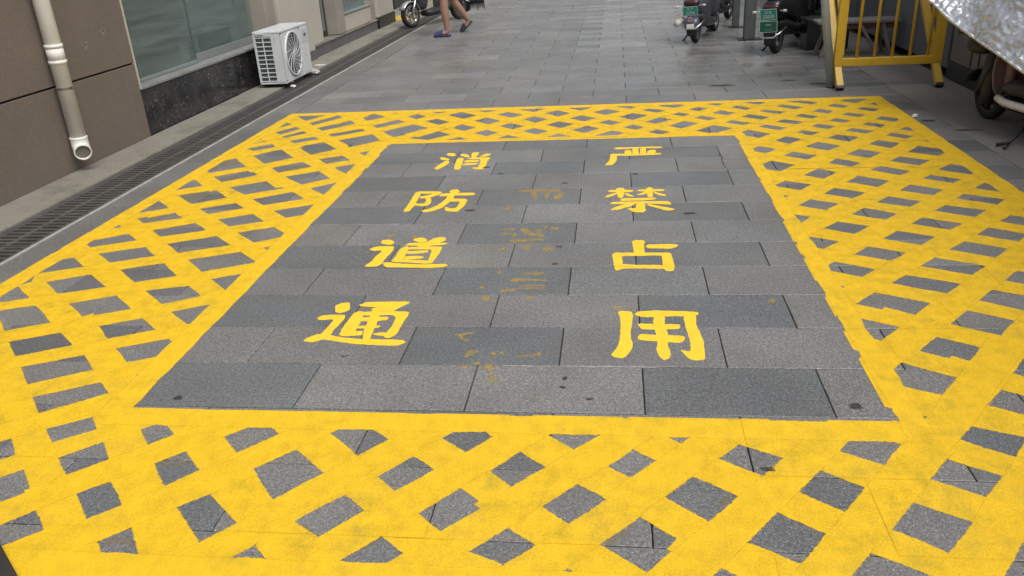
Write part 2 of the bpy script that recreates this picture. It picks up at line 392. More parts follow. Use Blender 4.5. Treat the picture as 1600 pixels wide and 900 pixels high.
STRIPES = {
 "P": [
  [(-2.670,5.393,-2.575,5.471),(-2.455,5.130,-2.360,5.208),(-2.377,5.031,-2.278,5.112),(-2.330,4.973,-2.228,5.056),(-2.115,4.709,-2.013,4.792)],
  [(-2.965,5.179,-2.868,5.258),(-2.750,4.915,-2.653,4.994),(-2.633,4.778,-2.537,4.857),(-2.530,4.651,-2.433,4.730)],
  [(-2.733,4.930,-2.670,4.992),(-2.499,4.683,-2.431,4.750),(-2.363,4.533,-2.285,4.609),(-2.261,4.433,-2.186,4.506),(-2.158,4.323,-2.080,4.400),(-2.064,4.217,-1.981,4.300),(-1.942,4.090,-1.858,4.173),(-1.839,3.982,-1.752,4.068),(-1.718,3.859,-1.629,3.946),(-1.467,3.594,-1.373,3.687)],
  [(-3.062,4.782,-2.977,4.865),(-2.823,4.539,-2.738,4.623),(-2.655,4.361,-2.569,4.445),(-2.391,4.092,-2.306,4.176)],
  [(-2.779,4.491,-2.689,4.581),(-2.533,4.255,-2.446,4.343),(-2.444,4.164,-2.354,4.253),(-2.334,4.068,-2.250,4.151),(-2.290,4.025,-2.206,4.109),(-2.210,3.948,-2.127,4.030),(-2.103,3.851,-2.025,3.929),(-1.978,3.723,-1.898,3.803),(-1.928,3.676,-1.850,3.753),(-1.875,3.625,-1.794,3.705),(-1.738,3.488,-1.656,3.569),(-1.464,3.225,-1.385,3.303)],
  [(-3.081,4.355,-2.998,4.437),(-2.841,4.114,-2.759,4.196),(-2.760,4.030,-2.677,4.112),(-2.488,3.757,-2.405,3.839)],
  [(-2.885,4.154,-2.804,4.238),(-2.645,3.913,-2.565,3.996),(-2.545,3.812,-2.469,3.891),(-2.435,3.704,-2.359,3.783),(-2.313,3.580,-2.236,3.660),(-2.208,3.481,-2.134,3.558),(-2.059,3.324,-1.982,3.405),(-1.919,3.184,-1.842,3.264),(-1.834,3.098,-1.757,3.178),(-1.551,2.815,-1.475,2.894)],
  [(-3.174,3.941,-3.089,4.030),(-2.919,3.716,-2.837,3.802),(-2.848,3.647,-2.765,3.734),(-2.749,3.567,-2.670,3.649),(-2.611,3.445,-2.532,3.528),(-2.504,3.345,-2.425,3.429),(-2.346,3.206,-2.268,3.287),(-2.055,2.948,-1.979,3.027)],
  [(-2.510,3.344,-2.429,3.437),(-2.256,3.119,-2.176,3.208),(-2.211,3.078,-2.131,3.167),(-2.088,2.967,-2.009,3.057),(-1.984,2.874,-1.906,2.961),(-1.862,2.770,-1.787,2.855),(-1.569,2.511,-1.496,2.594)],
  [(-2.799,3.212,-2.723,3.298),(-2.544,2.987,-2.468,3.073),(-2.373,2.835,-2.297,2.921),(-2.080,2.576,-2.004,2.662)],
  [(-2.312,2.843,-2.226,2.923),(-2.238,2.748,-2.151,2.828),(-2.131,2.642,-2.048,2.719),(-2.040,2.546,-1.953,2.626),(-1.934,2.442,-1.847,2.522),(-1.841,2.345,-1.753,2.427),(-1.768,2.274,-1.680,2.356),(-1.743,2.124,-1.643,2.217),(-1.687,2.057,-1.598,2.140),(-1.618,1.984,-1.527,2.068),(-1.544,1.897,-1.454,1.980),(-1.467,1.806,-1.378,1.889),(-1.382,1.707,-1.297,1.785),(-1.162,1.428,-1.077,1.506)],
  [(-2.777,2.855,-2.692,2.933),(-2.544,2.607,-2.458,2.688),(-2.432,2.489,-2.345,2.570),(-2.341,2.396,-2.253,2.477),(-2.228,2.276,-2.140,2.358),(-2.137,2.175,-2.047,2.259),(-2.043,2.075,-1.952,2.159),(-1.961,1.989,-1.870,2.073)],
  [(-1.567,2.200,-1.472,2.291),(-1.328,1.958,-1.237,2.045),(-1.244,1.871,-1.154,1.957),(-1.153,1.786,-1.062,1.873),(-1.024,1.650,-.939,1.731),(-.775,1.398,-.694,1.475)],
  [(-1.538,1.860,-1.447,1.947),(-1.303,1.614,-1.212,1.701),(-1.178,1.485,-1.088,1.571),(-.942,1.237,-.852,1.323)],
  [(-1.221,2.207,-1.129,2.308),(-.973,1.975,-.888,2.068),(-.843,1.857,-.760,1.948),(-.767,1.779,-.686,1.867),(-.680,1.704,-.604,1.787),(-.431,1.470,-.362,1.547)],
  [(-1.192,1.795,-1.107,1.887),(-.940,1.566,-.856,1.658),(-.858,1.509,-.774,1.602),(-.606,1.280,-.521,1.372)],
  [(-.866,2.178,-.776,2.288),(-.607,1.958,-.527,2.056),(-.522,1.888,-.444,1.983),(-.432,1.809,-.359,1.899),(-.356,1.744,-.286,1.830),(-.270,1.671,-.201,1.755),(-.193,1.608,-.128,1.687),(.072,1.384,.126,1.450)],
  [(-.705,1.673,-.626,1.770),(-.606,1.605,-.527,1.701),(-.536,1.545,-.457,1.642),(-.449,1.474,-.370,1.570),(-.362,1.440,-.285,1.534),(-.074,1.240,.004,1.335)],
  [(-.549,2.202,-.463,2.303),(-.284,1.988,-.203,2.084),(-.198,1.915,-.118,2.010),(-.105,1.842,-.026,1.935),(-.030,1.785,.045,1.875),(.057,1.712,.134,1.803),(.162,1.627,.235,1.713),(.428,1.412,.497,1.493)],
  [(-.385,1.745,-.304,1.840),(-.125,1.525,-.045,1.620),(-.020,1.434,.061,1.530),(.246,1.209,.327,1.304)],
  [(-.233,2.207,-.158,2.316),(.046,2.014,.118,2.117),(.118,1.957,.189,2.060),(.211,1.892,.281,1.993),(.319,1.817,.388,1.917),(.418,1.750,.485,1.846),(.515,1.682,.581,1.777),(.611,1.613,.678,1.710),(.716,1.549,.777,1.638),(1.008,1.346,1.066,1.429)],
  [(.121,1.598,.191,1.700),(.251,1.540,.322,1.642),(.360,1.472,.431,1.574),(.472,1.445,.541,1.544),(.582,1.387,.652,1.489),(.909,1.243,.978,1.343)],
  [(.061,2.229,.124,2.325),(.352,2.054,.419,2.155),(.464,1.990,.532,2.092),(.559,1.936,.628,2.040),(.664,1.869,.733,1.975),(.763,1.808,.836,1.920),(.881,1.737,.954,1.848),(1.178,1.559,1.254,1.675)],
  [(.628,2.183,.694,2.287),(.917,2.002,.982,2.107),(1.036,1.930,1.098,2.030),(1.334,1.743,1.396,1.843)],
  [(.741,3.296,.815,3.416),(1.034,3.123,1.103,3.234),(1.211,3.018,1.282,3.134),(1.317,2.955,1.385,3.065),(1.453,2.874,1.515,2.974),(1.751,2.697,1.808,2.789)],
  [(.568,3.103,.633,3.208),(.857,2.925,.922,3.029),(1.027,2.820,1.091,2.925),(1.335,2.629,1.400,2.734)],
  [(.953,2.873,1.033,2.991),(1.132,2.745,1.209,2.858),(1.277,2.652,1.347,2.756),(1.362,2.582,1.433,2.686),(1.453,2.519,1.523,2.621),(1.732,2.320,1.796,2.414)],
  [(.678,2.744,.748,2.846),(.960,2.553,1.029,2.655),(1.102,2.455,1.172,2.558),(1.398,2.255,1.467,2.357)],
  [(.867,5.525,.960,5.638),(1.124,5.303,1.215,5.414),(1.252,5.204,1.336,5.305),(1.350,5.113,1.434,5.215),(1.461,5.012,1.546,5.115),(1.563,4.931,1.651,5.037),(1.684,4.823,1.776,4.935),(1.781,4.731,1.864,4.831),(1.907,4.637,1.988,4.735),(2.171,4.409,2.251,4.505)],
  [(.717,5.319,.796,5.416),(.979,5.103,1.059,5.199),(1.088,5.004,1.168,5.100),(1.354,4.784,1.434,4.881)],
  [(.913,5.130,1.006,5.256),(1.178,4.916,1.267,5.037),(1.301,4.810,1.390,4.931),(1.390,4.738,1.482,4.863),(1.525,4.629,1.612,4.749),(1.614,4.555,1.704,4.678),(1.745,4.456,1.836,4.580),(1.825,4.376,1.903,4.483),(1.981,4.274,2.058,4.379),(2.248,4.058,2.321,4.158)],
  [(.712,4.902,.786,5.002),(.986,4.700,1.060,4.800),(1.106,4.612,1.180,4.712),(1.392,4.402,1.466,4.502)],
  [(.910,4.708,.990,4.828),(1.193,4.519,1.270,4.634),(1.341,4.422,1.418,4.537),(1.441,4.350,1.519,4.467),(1.570,4.262,1.647,4.377),(1.675,4.192,1.753,4.309),(1.827,4.108,1.898,4.214),(1.917,4.028,1.989,4.135),(1.996,3.977,2.066,4.081),(2.296,3.776,2.363,3.876)],
  [(.744,4.508,.817,4.621),(1.029,4.323,1.101,4.434),(1.171,4.231,1.240,4.338),(1.266,4.170,1.335,4.277),(1.397,4.080,1.471,4.194),(1.503,4.009,1.579,4.126),(1.649,3.924,1.721,4.033),(1.745,3.858,1.816,3.967),(1.856,3.784,1.921,3.885),(2.164,3.583,2.229,3.683)],
  [(.584,4.316,.651,4.419),(.869,4.131,.936,4.234),(.982,4.052,1.050,4.156),(1.286,3.855,1.353,3.958)],
  [(.785,4.149,.864,4.280),(1.075,3.973,1.151,4.097),(1.222,3.893,1.293,4.009),(1.328,3.825,1.403,3.947),(1.466,3.745,1.535,3.859),(1.572,3.681,1.639,3.791),(1.724,3.582,1.790,3.691),(2.040,3.391,2.102,3.491)],
  [(.639,3.957,.704,4.063),(.929,3.780,.994,3.886),(1.057,3.692,1.123,3.799),(1.360,3.507,1.425,3.613)],
  [(.841,3.803,.913,3.927),(1.135,3.632,1.204,3.750),(1.285,3.546,1.352,3.661),(1.387,3.488,1.453,3.601),(1.555,3.390,1.618,3.498),(1.656,3.334,1.717,3.440),(1.762,3.269,1.824,3.374),(2.080,3.085,2.137,3.183)],
  [(.663,3.629,.723,3.733),(.956,3.458,1.017,3.562),(1.103,3.372,1.163,3.476),(1.426,3.184,1.486,3.287)],
  [(.910,3.471,.978,3.582),(1.205,3.302,1.273,3.412),(1.389,3.204,1.455,3.311),(1.490,3.146,1.556,3.253),(1.599,3.074,1.667,3.185),(1.901,2.899,1.970,3.011)],
  [(1.036,6.963,1.115,7.051),(1.297,6.745,1.381,6.839),(1.450,6.614,1.535,6.710),(1.542,6.540,1.633,6.642),(1.642,6.445,1.736,6.550),(1.727,6.379,1.829,6.494),(1.836,6.296,1.925,6.396),(2.097,6.077,2.192,6.183)],
  [(1.411,6.915,1.489,7.011),(1.681,6.708,1.760,6.805),(1.782,6.632,1.861,6.728),(1.882,6.553,1.961,6.650),(1.979,6.480,2.058,6.577),(2.250,6.273,2.329,6.370)],
  [(-.732,6.999,-.641,7.096),(-.487,6.764,-.398,6.857),(-.366,6.641,-.278,6.733),(-.284,6.557,-.187,6.658),(-.170,6.452,-.084,6.544),(-.065,6.360,.023,6.453),(.032,6.262,.119,6.353),(.127,6.171,.207,6.255),(.206,6.090,.290,6.179),(.456,5.850,.537,5.935)],
  [(-.269,6.236,-.184,6.326),(-.023,6.002,.063,6.092),(.067,5.922,.153,6.013),(.321,5.681,.407,5.772)],
  [(-.331,6.966,-.249,7.059),(-.071,6.748,.012,6.841),(.042,6.645,.126,6.738),(.119,6.576,.208,6.675),(.240,6.488,.320,6.578),(.338,6.393,.428,6.494),(.429,6.322,.518,6.422),(.509,6.250,.601,6.353),(.616,6.172,.693,6.259),(.879,5.951,.957,6.038)],
  [(.052,6.244,.136,6.337),(.306,6.018,.389,6.111),(.398,5.922,.481,6.015),(.653,5.694,.736,5.788)],
  [(.002,6.941,.083,7.036),(.264,6.725,.346,6.821),(.399,6.634,.480,6.730),(.487,6.544,.577,6.649),(.567,6.483,.653,6.584),(.662,6.410,.747,6.509),(.764,6.318,.846,6.414),(.865,6.232,.954,6.336),(.985,6.133,1.072,6.233),(1.081,6.058,1.163,6.154),(1.203,5.953,1.285,6.050),(1.299,5.869,1.389,5.973),(1.389,5.797,1.473,5.895),(1.493,5.718,1.584,5.825),(1.604,5.634,1.684,5.728),(1.704,5.548,1.798,5.659),(1.806,5.462,1.896,5.567),(2.083,5.233,2.174,5.339)],
  [(.455,6.294,.535,6.388),(.719,6.081,.800,6.175),(.830,5.984,.911,6.078),(.943,5.905,1.025,6.000),(1.086,5.782,1.167,5.876),(1.213,5.679,1.295,5.774)],
  [(.394,6.954,.480,7.053),(.654,6.735,.739,6.833),(.732,6.665,.816,6.763),(.824,6.582,.914,6.686),(.924,6.485,1.012,6.587),(1.014,6.414,1.104,6.518),(1.141,6.304,1.228,6.404),(1.238,6.212,1.333,6.322),(1.346,6.119,1.433,6.220),(1.444,6.044,1.532,6.146),(1.542,5.963,1.625,6.060),(1.644,5.890,1.736,5.996),(1.742,5.809,1.821,5.900),(1.857,5.721,1.940,5.816),(1.959,5.626,2.042,5.722),(2.227,5.399,2.309,5.494)],
  [(.695,6.966,.783,7.064),(.955,6.747,1.041,6.843),(1.068,6.644,1.154,6.739),(1.145,6.575,1.249,6.691),(1.294,6.459,1.376,6.550),(1.400,6.375,1.483,6.467),(1.500,6.279,1.581,6.369),(1.591,6.210,1.680,6.308),(1.684,6.120,1.773,6.219),(1.791,6.044,1.874,6.136),(1.892,5.948,1.975,6.041),(2.169,5.715,2.249,5.804)],
  [(-2.592,7.142,-2.498,7.207),(-2.404,6.859,-2.310,6.924),(-2.341,6.759,-2.247,6.824),(-2.229,6.629,-2.128,6.700),(-2.153,6.521,-2.057,6.587),(-2.041,6.330,-1.951,6.393),(-1.962,6.205,-1.867,6.271),(-1.870,6.074,-1.785,6.133),(-1.761,5.890,-1.659,5.961),(-1.566,5.594,-1.463,5.665)],
  [(-2.335,7.115,-2.259,7.188),(-2.098,6.872,-2.015,6.951),(-1.955,6.734,-1.869,6.817),(-1.822,6.613,-1.744,6.688),(-1.729,6.512,-1.648,6.589),(-1.649,6.418,-1.552,6.511),(-1.476,6.257,-1.387,6.342),(-1.375,6.141,-1.280,6.233),(-1.254,6.014,-1.146,6.117),(-.998,5.752,-.883,5.862)],
  [(-1.719,5.941,-1.628,6.027),(-1.622,5.840,-1.531,5.926),(-1.489,5.781,-1.399,5.868),(-1.252,5.535,-1.162,5.621)],
  [(-1.925,7.023,-1.839,7.112),(-1.678,6.789,-1.589,6.881),(-1.569,6.672,-1.480,6.764),(-1.488,6.602,-1.393,6.700),(-1.343,6.462,-1.243,6.566),(-1.224,6.355,-1.125,6.457),(-1.090,6.228,-.996,6.325),(-.996,6.142,-.903,6.238),(-.885,6.032,-.785,6.136),(-.635,5.796,-.532,5.903)],
  [(-1.880,6.660,-1.795,6.748),(-1.635,6.424,-1.551,6.511),(-1.469,6.256,-1.386,6.343),(-1.205,6.000,-1.121,6.087)],
  [(-1.395,6.172,-1.309,6.261),(-1.151,5.936,-1.065,6.025),(-1.041,5.836,-.955,5.926),(-.783,5.588,-.698,5.677)],
  [(-1.555,7.054,-1.471,7.140),(-1.312,6.816,-1.225,6.906),(-1.165,6.681,-1.076,6.772),(-1.053,6.571,-.965,6.660),(-.934,6.449,-.837,6.549),(-.835,6.350,-.728,6.459),(-.713,6.234,-.618,6.332),(-.622,6.156,-.530,6.250),(-.512,6.036,-.415,6.135),(-.263,5.792,-.163,5.895)],
  [(-1.025,6.203,-.938,6.293),(-.782,5.966,-.695,6.055),(-.673,5.846,-.587,5.936),(-.425,5.604,-.338,5.694)],
  [(-2.859,6.729,-2.741,6.824),(-2.650,6.461,-2.541,6.548),(-2.611,6.411,-2.502,6.499),(-2.557,6.347,-2.453,6.431),(-2.511,6.277,-2.407,6.361),(-2.434,6.175,-2.330,6.259),(-2.332,6.055,-2.239,6.131),(-2.270,5.974,-2.178,6.049),(-2.041,5.680,-1.958,5.747)],
  [(-3.012,6.445,-2.930,6.511),(-2.810,6.171,-2.721,6.243),(-2.739,6.088,-2.645,6.164),(-2.693,6.017,-2.605,6.089),(-2.658,5.966,-2.561,6.045),(-2.437,5.674,-2.336,5.756)],
  [(-2.364,6.101,-2.279,6.165),(-2.159,5.830,-2.074,5.893),(-2.012,5.631,-1.931,5.692),(-1.798,5.347,-1.718,5.407)],
  [(-2.052,5.627,-1.956,5.704),(-1.915,5.455,-1.819,5.532),(-1.828,5.343,-1.731,5.420),(-1.605,5.063,-1.508,5.140)],
  [(-2.652,5.918,-2.555,5.999),(-2.437,5.654,-2.341,5.735),(-2.278,5.447,-2.180,5.529),(-2.162,5.319,-2.073,5.394),(-2.054,5.195,-1.969,5.266),(-1.954,5.058,-1.860,5.137),(-1.835,4.914,-1.742,4.992),(-1.620,4.651,-1.528,4.728)],
  [(-2.954,5.748,-2.859,5.828),(-2.736,5.487,-2.641,5.567),(-2.533,5.232,-2.438,5.312),(-2.308,4.962,-2.212,5.042)],
  [(-2.828,6.102,-2.731,6.195),(-2.592,5.857,-2.495,5.950),(-2.527,5.782,-2.429,5.876),(-2.394,5.644,-2.296,5.738)],
  [(-3.066,5.897,-2.976,5.983),(-2.830,5.652,-2.740,5.738),(-2.773,5.598,-2.683,5.684),(-2.654,5.474,-2.564,5.561)],
  [(-2.457,5.128,-2.377,5.205),(-2.224,4.881,-2.142,4.960),(-2.056,4.695,-1.970,4.778),(-1.968,4.611,-1.882,4.693),(-1.849,4.483,-1.761,4.567),(-1.748,4.378,-1.660,4.463),(-1.643,4.260,-1.553,4.346),(-1.393,3.995,-1.301,4.084)],
  [(.909,5.937,.998,6.033),(1.155,5.702,1.244,5.798),(1.236,5.622,1.325,5.720),(1.325,5.535,1.420,5.638),(1.440,5.426,1.529,5.523),(1.533,5.329,1.637,5.441),(1.642,5.231,1.737,5.334),(1.734,5.132,1.822,5.227),(1.866,5.035,1.954,5.130),(2.113,4.799,2.201,4.894)],
  [(.731,5.736,.816,5.827),(.981,5.505,1.066,5.596),(1.059,5.410,1.144,5.501),(1.311,5.176,1.396,5.267)],
  [(-1.153,6.982,-1.065,7.076),(-.897,6.758,-.810,6.851),(-.749,6.630,-.663,6.723),(-.665,6.564,-.575,6.660),(-.545,6.451,-.461,6.541),(-.444,6.355,-.355,6.450),(-.324,6.256,-.241,6.344),(-.219,6.173,-.134,6.263),(-.129,6.088,-.045,6.177),(.134,5.858,.216,5.946)],
  [(-.664,6.184,-.578,6.275),(-.415,5.952,-.330,6.043),(-.315,5.857,-.230,5.948),(-.063,5.620,.023,5.712)],
  [(1.068,2.510,1.143,2.606),(1.209,2.399,1.285,2.495),(1.309,2.324,1.386,2.421),(1.590,2.104,1.667,2.201)],
  [(.741,2.310,.811,2.454),(1.048,2.163,1.117,2.307),(1.169,2.117,1.227,2.238),(1.500,1.958,1.556,2.076)],
  [(-2.182,2.244,-2.106,2.314),(-1.945,2.000,-1.868,2.071),(-1.871,1.918,-1.792,1.990),(-1.783,1.836,-1.706,1.907),(-1.703,1.749,-1.625,1.821),(-1.625,1.663,-1.542,1.739),(-1.550,1.592,-1.471,1.664),(-1.279,1.312,-1.199,1.385)],
  [(-2.291,2.134,-2.200,2.218),(-2.075,1.871,-1.984,1.955),(-2.003,1.788,-1.912,1.871),(-1.944,1.693,-1.852,1.777),(-1.857,1.593,-1.765,1.678),(-1.780,1.502,-1.688,1.587),(-1.714,1.437,-1.622,1.522),(-1.496,1.173,-1.404,1.257)],
 ],
 "Q": [
  [(-2.825,4.679,-2.756,4.575),(-2.540,4.865,-2.470,4.758),(-2.369,5.015,-2.297,4.906),(-2.232,5.065,-2.159,4.952),(-2.049,5.198,-1.963,5.069),(-1.960,5.253,-1.887,5.142),(-1.828,5.342,-1.756,5.233),(-1.534,5.535,-1.460,5.423)],
  [(-3.018,4.904,-2.950,4.800),(-2.734,5.091,-2.666,4.987),(-2.533,5.227,-2.464,5.123),(-2.238,5.421,-2.170,5.317)],
  [(-2.426,5.289,-2.358,5.185),(-2.142,5.476,-2.074,5.372),(-1.996,5.557,-1.928,5.454),(-1.702,5.750,-1.634,5.646)],
  [(-2.743,4.280,-2.671,4.168),(-2.543,4.413,-2.473,4.304),(-2.363,4.529,-2.290,4.416),(-2.262,4.591,-2.188,4.477),(-2.066,4.704,-1.999,4.601),(-1.971,4.777,-1.903,4.671),(-1.829,4.901,-1.760,4.795),(-1.531,5.100,-1.466,5.000)],
  [(-3.074,4.498,-3.007,4.395),(-2.788,4.683,-2.721,4.579),(-2.587,4.786,-2.521,4.684),(-2.285,4.981,-2.218,4.877)],
  [(-2.945,3.920,-2.885,3.810),(-2.643,4.076,-2.580,3.961),(-2.448,4.166,-2.384,4.048),(-2.329,4.229,-2.259,4.100),(-2.156,4.324,-2.087,4.197),(-2.056,4.377,-1.983,4.245),(-1.848,4.483,-1.778,4.355),(-1.512,4.657,-1.440,4.525)],
  [(-3.110,4.089,-3.052,3.983),(-2.812,4.252,-2.754,4.146),(-2.621,4.348,-2.563,4.243),(-2.294,4.527,-2.236,4.421)],
  [(-3.051,3.561,-2.984,3.434),(-2.744,3.709,-2.680,3.586),(-2.543,3.808,-2.477,3.682),(-2.441,3.855,-2.374,3.727),(-2.212,3.954,-2.150,3.835),(-2.103,4.008,-2.039,3.888),(-1.943,4.090,-1.879,3.968),(-1.828,4.142,-1.769,4.030),(-1.639,4.251,-1.581,4.140),(-1.306,4.412,-1.251,4.308)],
  [(-3.205,3.721,-3.149,3.615),(-2.904,3.880,-2.848,3.774),(-2.728,3.995,-2.671,3.885),(-2.396,4.169,-2.340,4.063)],
  [(-2.805,3.359,-2.743,3.227),(-2.494,3.496,-2.436,3.371),(-2.313,3.577,-2.257,3.456),(-2.198,3.622,-2.144,3.506),(-1.978,3.723,-1.924,3.605),(-1.856,3.762,-1.807,3.655),(-1.712,3.852,-1.660,3.740),(-1.362,4.007,-1.316,3.908)],
  [(-2.538,3.108,-2.478,2.976),(-2.231,3.253,-2.175,3.131),(-2.062,3.326,-1.999,3.189),(-1.997,3.357,-1.929,3.207),(-1.917,3.396,-1.865,3.281),(-1.740,3.484,-1.688,3.371),(-1.394,3.647,-1.348,3.546)],
  [(-2.565,2.736,-2.517,2.610),(-2.259,2.886,-2.213,2.767),(-2.203,2.912,-2.158,2.795),(-2.089,2.966,-2.044,2.849),(-2.031,2.993,-1.986,2.876),(-1.967,3.022,-1.924,2.909),(-1.833,3.096,-1.789,2.983),(-1.479,3.269,-1.439,3.165)],
  [(-2.840,3.003,-2.800,2.899),(-2.523,3.126,-2.483,3.021),(-2.347,3.201,-2.306,3.095),(-1.977,3.344,-1.937,3.239)],
  [(-2.622,2.390,-2.569,2.282),(-2.318,2.543,-2.266,2.437),(-2.137,2.636,-2.083,2.527),(-2.035,2.688,-1.983,2.581),(-1.862,2.772,-1.811,2.669),(-1.513,2.947,-1.463,2.845)],
  [(-2.828,2.590,-2.776,2.486),(-2.523,2.741,-2.472,2.636),(-2.350,2.818,-2.299,2.716),(-2.003,2.989,-1.952,2.885)],
  [(-2.419,2.177,-2.361,2.070),(-2.119,2.338,-2.062,2.231),(-1.920,2.452,-1.861,2.341),(-1.579,2.635,-1.520,2.525)],
  [(-1.315,1.300,-1.220,1.218),(-1.094,1.558,-1.001,1.477),(-1.026,1.631,-.933,1.549),(-.944,1.727,-.857,1.651),(-.848,1.843,-.756,1.763),(-.618,2.113,-.527,2.034)],
  [(-1.375,1.702,-1.282,1.620),(-1.151,1.958,-1.058,1.876),(-1.065,2.055,-.971,1.973),(-.833,2.320,-.739,2.238)],
  [(-.992,1.349,-.894,1.266),(-.768,1.605,-.674,1.525),(-.679,1.705,-.585,1.626),(-.612,1.779,-.521,1.702),(-.523,1.885,-.432,1.808),(-.296,2.143,-.209,2.070)],
  [(-1.002,1.687,-.907,1.606),(-.782,1.946,-.687,1.865),(-.702,2.039,-.607,1.959),(-.481,2.301,-.385,2.221)],
  [(-.689,1.385,-.600,1.307),(-.458,1.634,-.369,1.557),(-.358,1.743,-.271,1.668),(-.283,1.826,-.196,1.749),(-.200,1.913,-.111,1.836),(.037,2.169,.125,2.091)],
  [(-.678,1.726,-.584,1.643),(-.454,1.981,-.360,1.899),(-.377,2.071,-.283,1.988),(-.150,2.329,-.056,2.247)],
  [(-.499,1.284,-.409,1.201),(-.269,1.535,-.181,1.454),(-.193,1.610,-.107,1.531),(-.124,1.683,-.041,1.607),(-.030,1.787,.055,1.708),(.047,1.873,.130,1.797),(.119,1.955,.202,1.879),(.358,2.216,.439,2.142)],
  [(-.351,1.767,-.259,1.682),(-.121,2.017,-.029,1.932),(-.046,2.098,.045,2.013),(.186,2.351,.278,2.267)],
  [(-.151,1.262,-.049,1.174),(.068,1.522,.163,1.440),(.161,1.626,.255,1.545),(.234,1.713,.324,1.635),(.318,1.816,.408,1.738),(.397,1.909,.484,1.834),(.465,1.990,.548,1.918),(.700,2.268,.775,2.203)],
  [(-.040,1.795,.054,1.714),(.183,2.052,.277,1.971),(.244,2.119,.337,2.038),(.480,2.390,.573,2.310)],
  [(.222,1.294,.305,1.230),(.429,1.564,.516,1.496),(.467,1.615,.556,1.546),(.516,1.681,.608,1.610),(.588,1.771,.680,1.699),(.663,1.869,.756,1.797),(.878,2.148,.975,2.073)],
  [(.895,2.648,.988,2.564),(1.116,2.907,1.209,2.823),(1.214,3.015,1.304,2.934),(1.306,3.126,1.398,3.042),(1.388,3.209,1.476,3.130),(1.467,3.306,1.558,3.223),(1.551,3.394,1.638,3.315),(1.629,3.490,1.721,3.408),(1.716,3.585,1.807,3.502),(1.804,3.680,1.895,3.597),(1.873,3.772,1.966,3.689),(1.926,3.870,2.020,3.785),(2.005,3.966,2.098,3.882),(2.233,4.233,2.325,4.150)],
  [(.601,2.836,.694,2.752),(.834,3.083,.925,3.001),(.927,3.187,1.018,3.104),(1.010,3.272,1.099,3.192),(1.090,3.355,1.178,3.275),(1.348,3.627,1.434,3.549)],
  [(.977,2.278,1.069,2.201),(1.187,2.546,1.280,2.467),(1.276,2.653,1.364,2.579),(1.354,2.753,1.448,2.674),(1.451,2.875,1.546,2.796),(1.519,2.967,1.614,2.887),(1.598,3.070,1.693,2.989),(1.678,3.177,1.773,3.096),(1.760,3.269,1.855,3.189),(1.979,3.550,2.077,3.468)],
  [(.719,2.453,.814,2.373),(.939,2.713,1.033,2.633),(1.025,2.811,1.120,2.732),(1.255,3.084,1.350,3.004)],
  [(.949,4.836,1.062,4.735),(1.167,5.097,1.276,5.000),(1.254,5.197,1.354,5.109),(1.335,5.300,1.440,5.206),(1.436,5.407,1.537,5.317),(1.526,5.522,1.628,5.431),(1.617,5.628,1.720,5.536),(1.685,5.722,1.785,5.632),(1.764,5.797,1.854,5.717),(1.813,5.875,1.903,5.794),(1.873,5.936,1.968,5.852),(2.107,6.210,2.194,6.132)],
  [(.735,5.030,.828,4.947),(.961,5.284,1.054,5.201),(1.030,5.378,1.124,5.295),(1.259,5.635,1.352,5.552)],
  [(.979,4.433,1.073,4.353),(1.194,4.696,1.289,4.616),(1.299,4.810,1.389,4.734),(1.390,4.927,1.482,4.849),(1.464,5.005,1.556,4.926),(1.543,5.112,1.640,5.029),(1.628,5.211,1.725,5.129),(1.730,5.332,1.825,5.252),(1.816,5.443,1.911,5.363),(1.896,5.555,1.990,5.475),(1.954,5.619,2.050,5.537),(2.177,5.891,2.273,5.809)],
  [(.756,4.612,.851,4.531),(.976,4.872,1.071,4.791),(1.084,4.999,1.179,4.918),(1.305,5.259,1.400,5.178)],
  [(.844,3.883,.940,3.798),(1.070,4.138,1.165,4.053),(1.169,4.234,1.257,4.155),(1.246,4.330,1.342,4.243),(1.339,4.425,1.432,4.343),(1.431,4.530,1.524,4.446),(1.522,4.630,1.611,4.550),(1.614,4.746,1.712,4.658),(1.684,4.812,1.776,4.730),(1.785,4.940,1.878,4.857),(1.875,5.040,1.968,4.957),(2.112,5.307,2.205,5.224)],
  [(.636,4.032,.729,3.949),(.852,4.296,.945,4.212),(.927,4.392,1.020,4.309),(1.016,4.493,1.109,4.411),(1.091,4.589,1.184,4.506),(1.317,4.865,1.410,4.781)],
  [(.904,3.537,.989,3.460),(1.133,3.788,1.219,3.711),(1.225,3.894,1.316,3.812),(1.321,3.992,1.411,3.911),(1.396,4.078,1.489,3.995),(1.495,4.182,1.584,4.102),(1.567,4.261,1.658,4.179),(1.664,4.365,1.752,4.286),(1.735,4.446,1.822,4.367),(1.853,4.581,1.944,4.499),(1.910,4.639,2.000,4.558),(2.152,4.904,2.243,4.822)],
  [(.672,3.694,.763,3.612),(.899,3.947,.991,3.865),(.969,4.034,1.061,3.951),(1.212,4.304,1.303,4.221)],
  [(.956,3.214,1.044,3.130),(1.193,3.458,1.281,3.374),(1.284,3.547,1.369,3.467),(1.378,3.647,1.464,3.566),(1.469,3.745,1.556,3.662),(1.563,3.839,1.650,3.757),(1.650,3.926,1.735,3.846),(1.745,4.023,1.829,3.943),(1.827,4.109,1.914,4.026),(1.926,4.207,2.013,4.124),(1.986,4.278,2.075,4.193),(2.244,4.542,2.331,4.459)],
  [(.706,3.361,.794,3.277),(.940,3.608,1.028,3.524),(1.026,3.695,1.114,3.612),(1.280,3.963,1.368,3.879)],
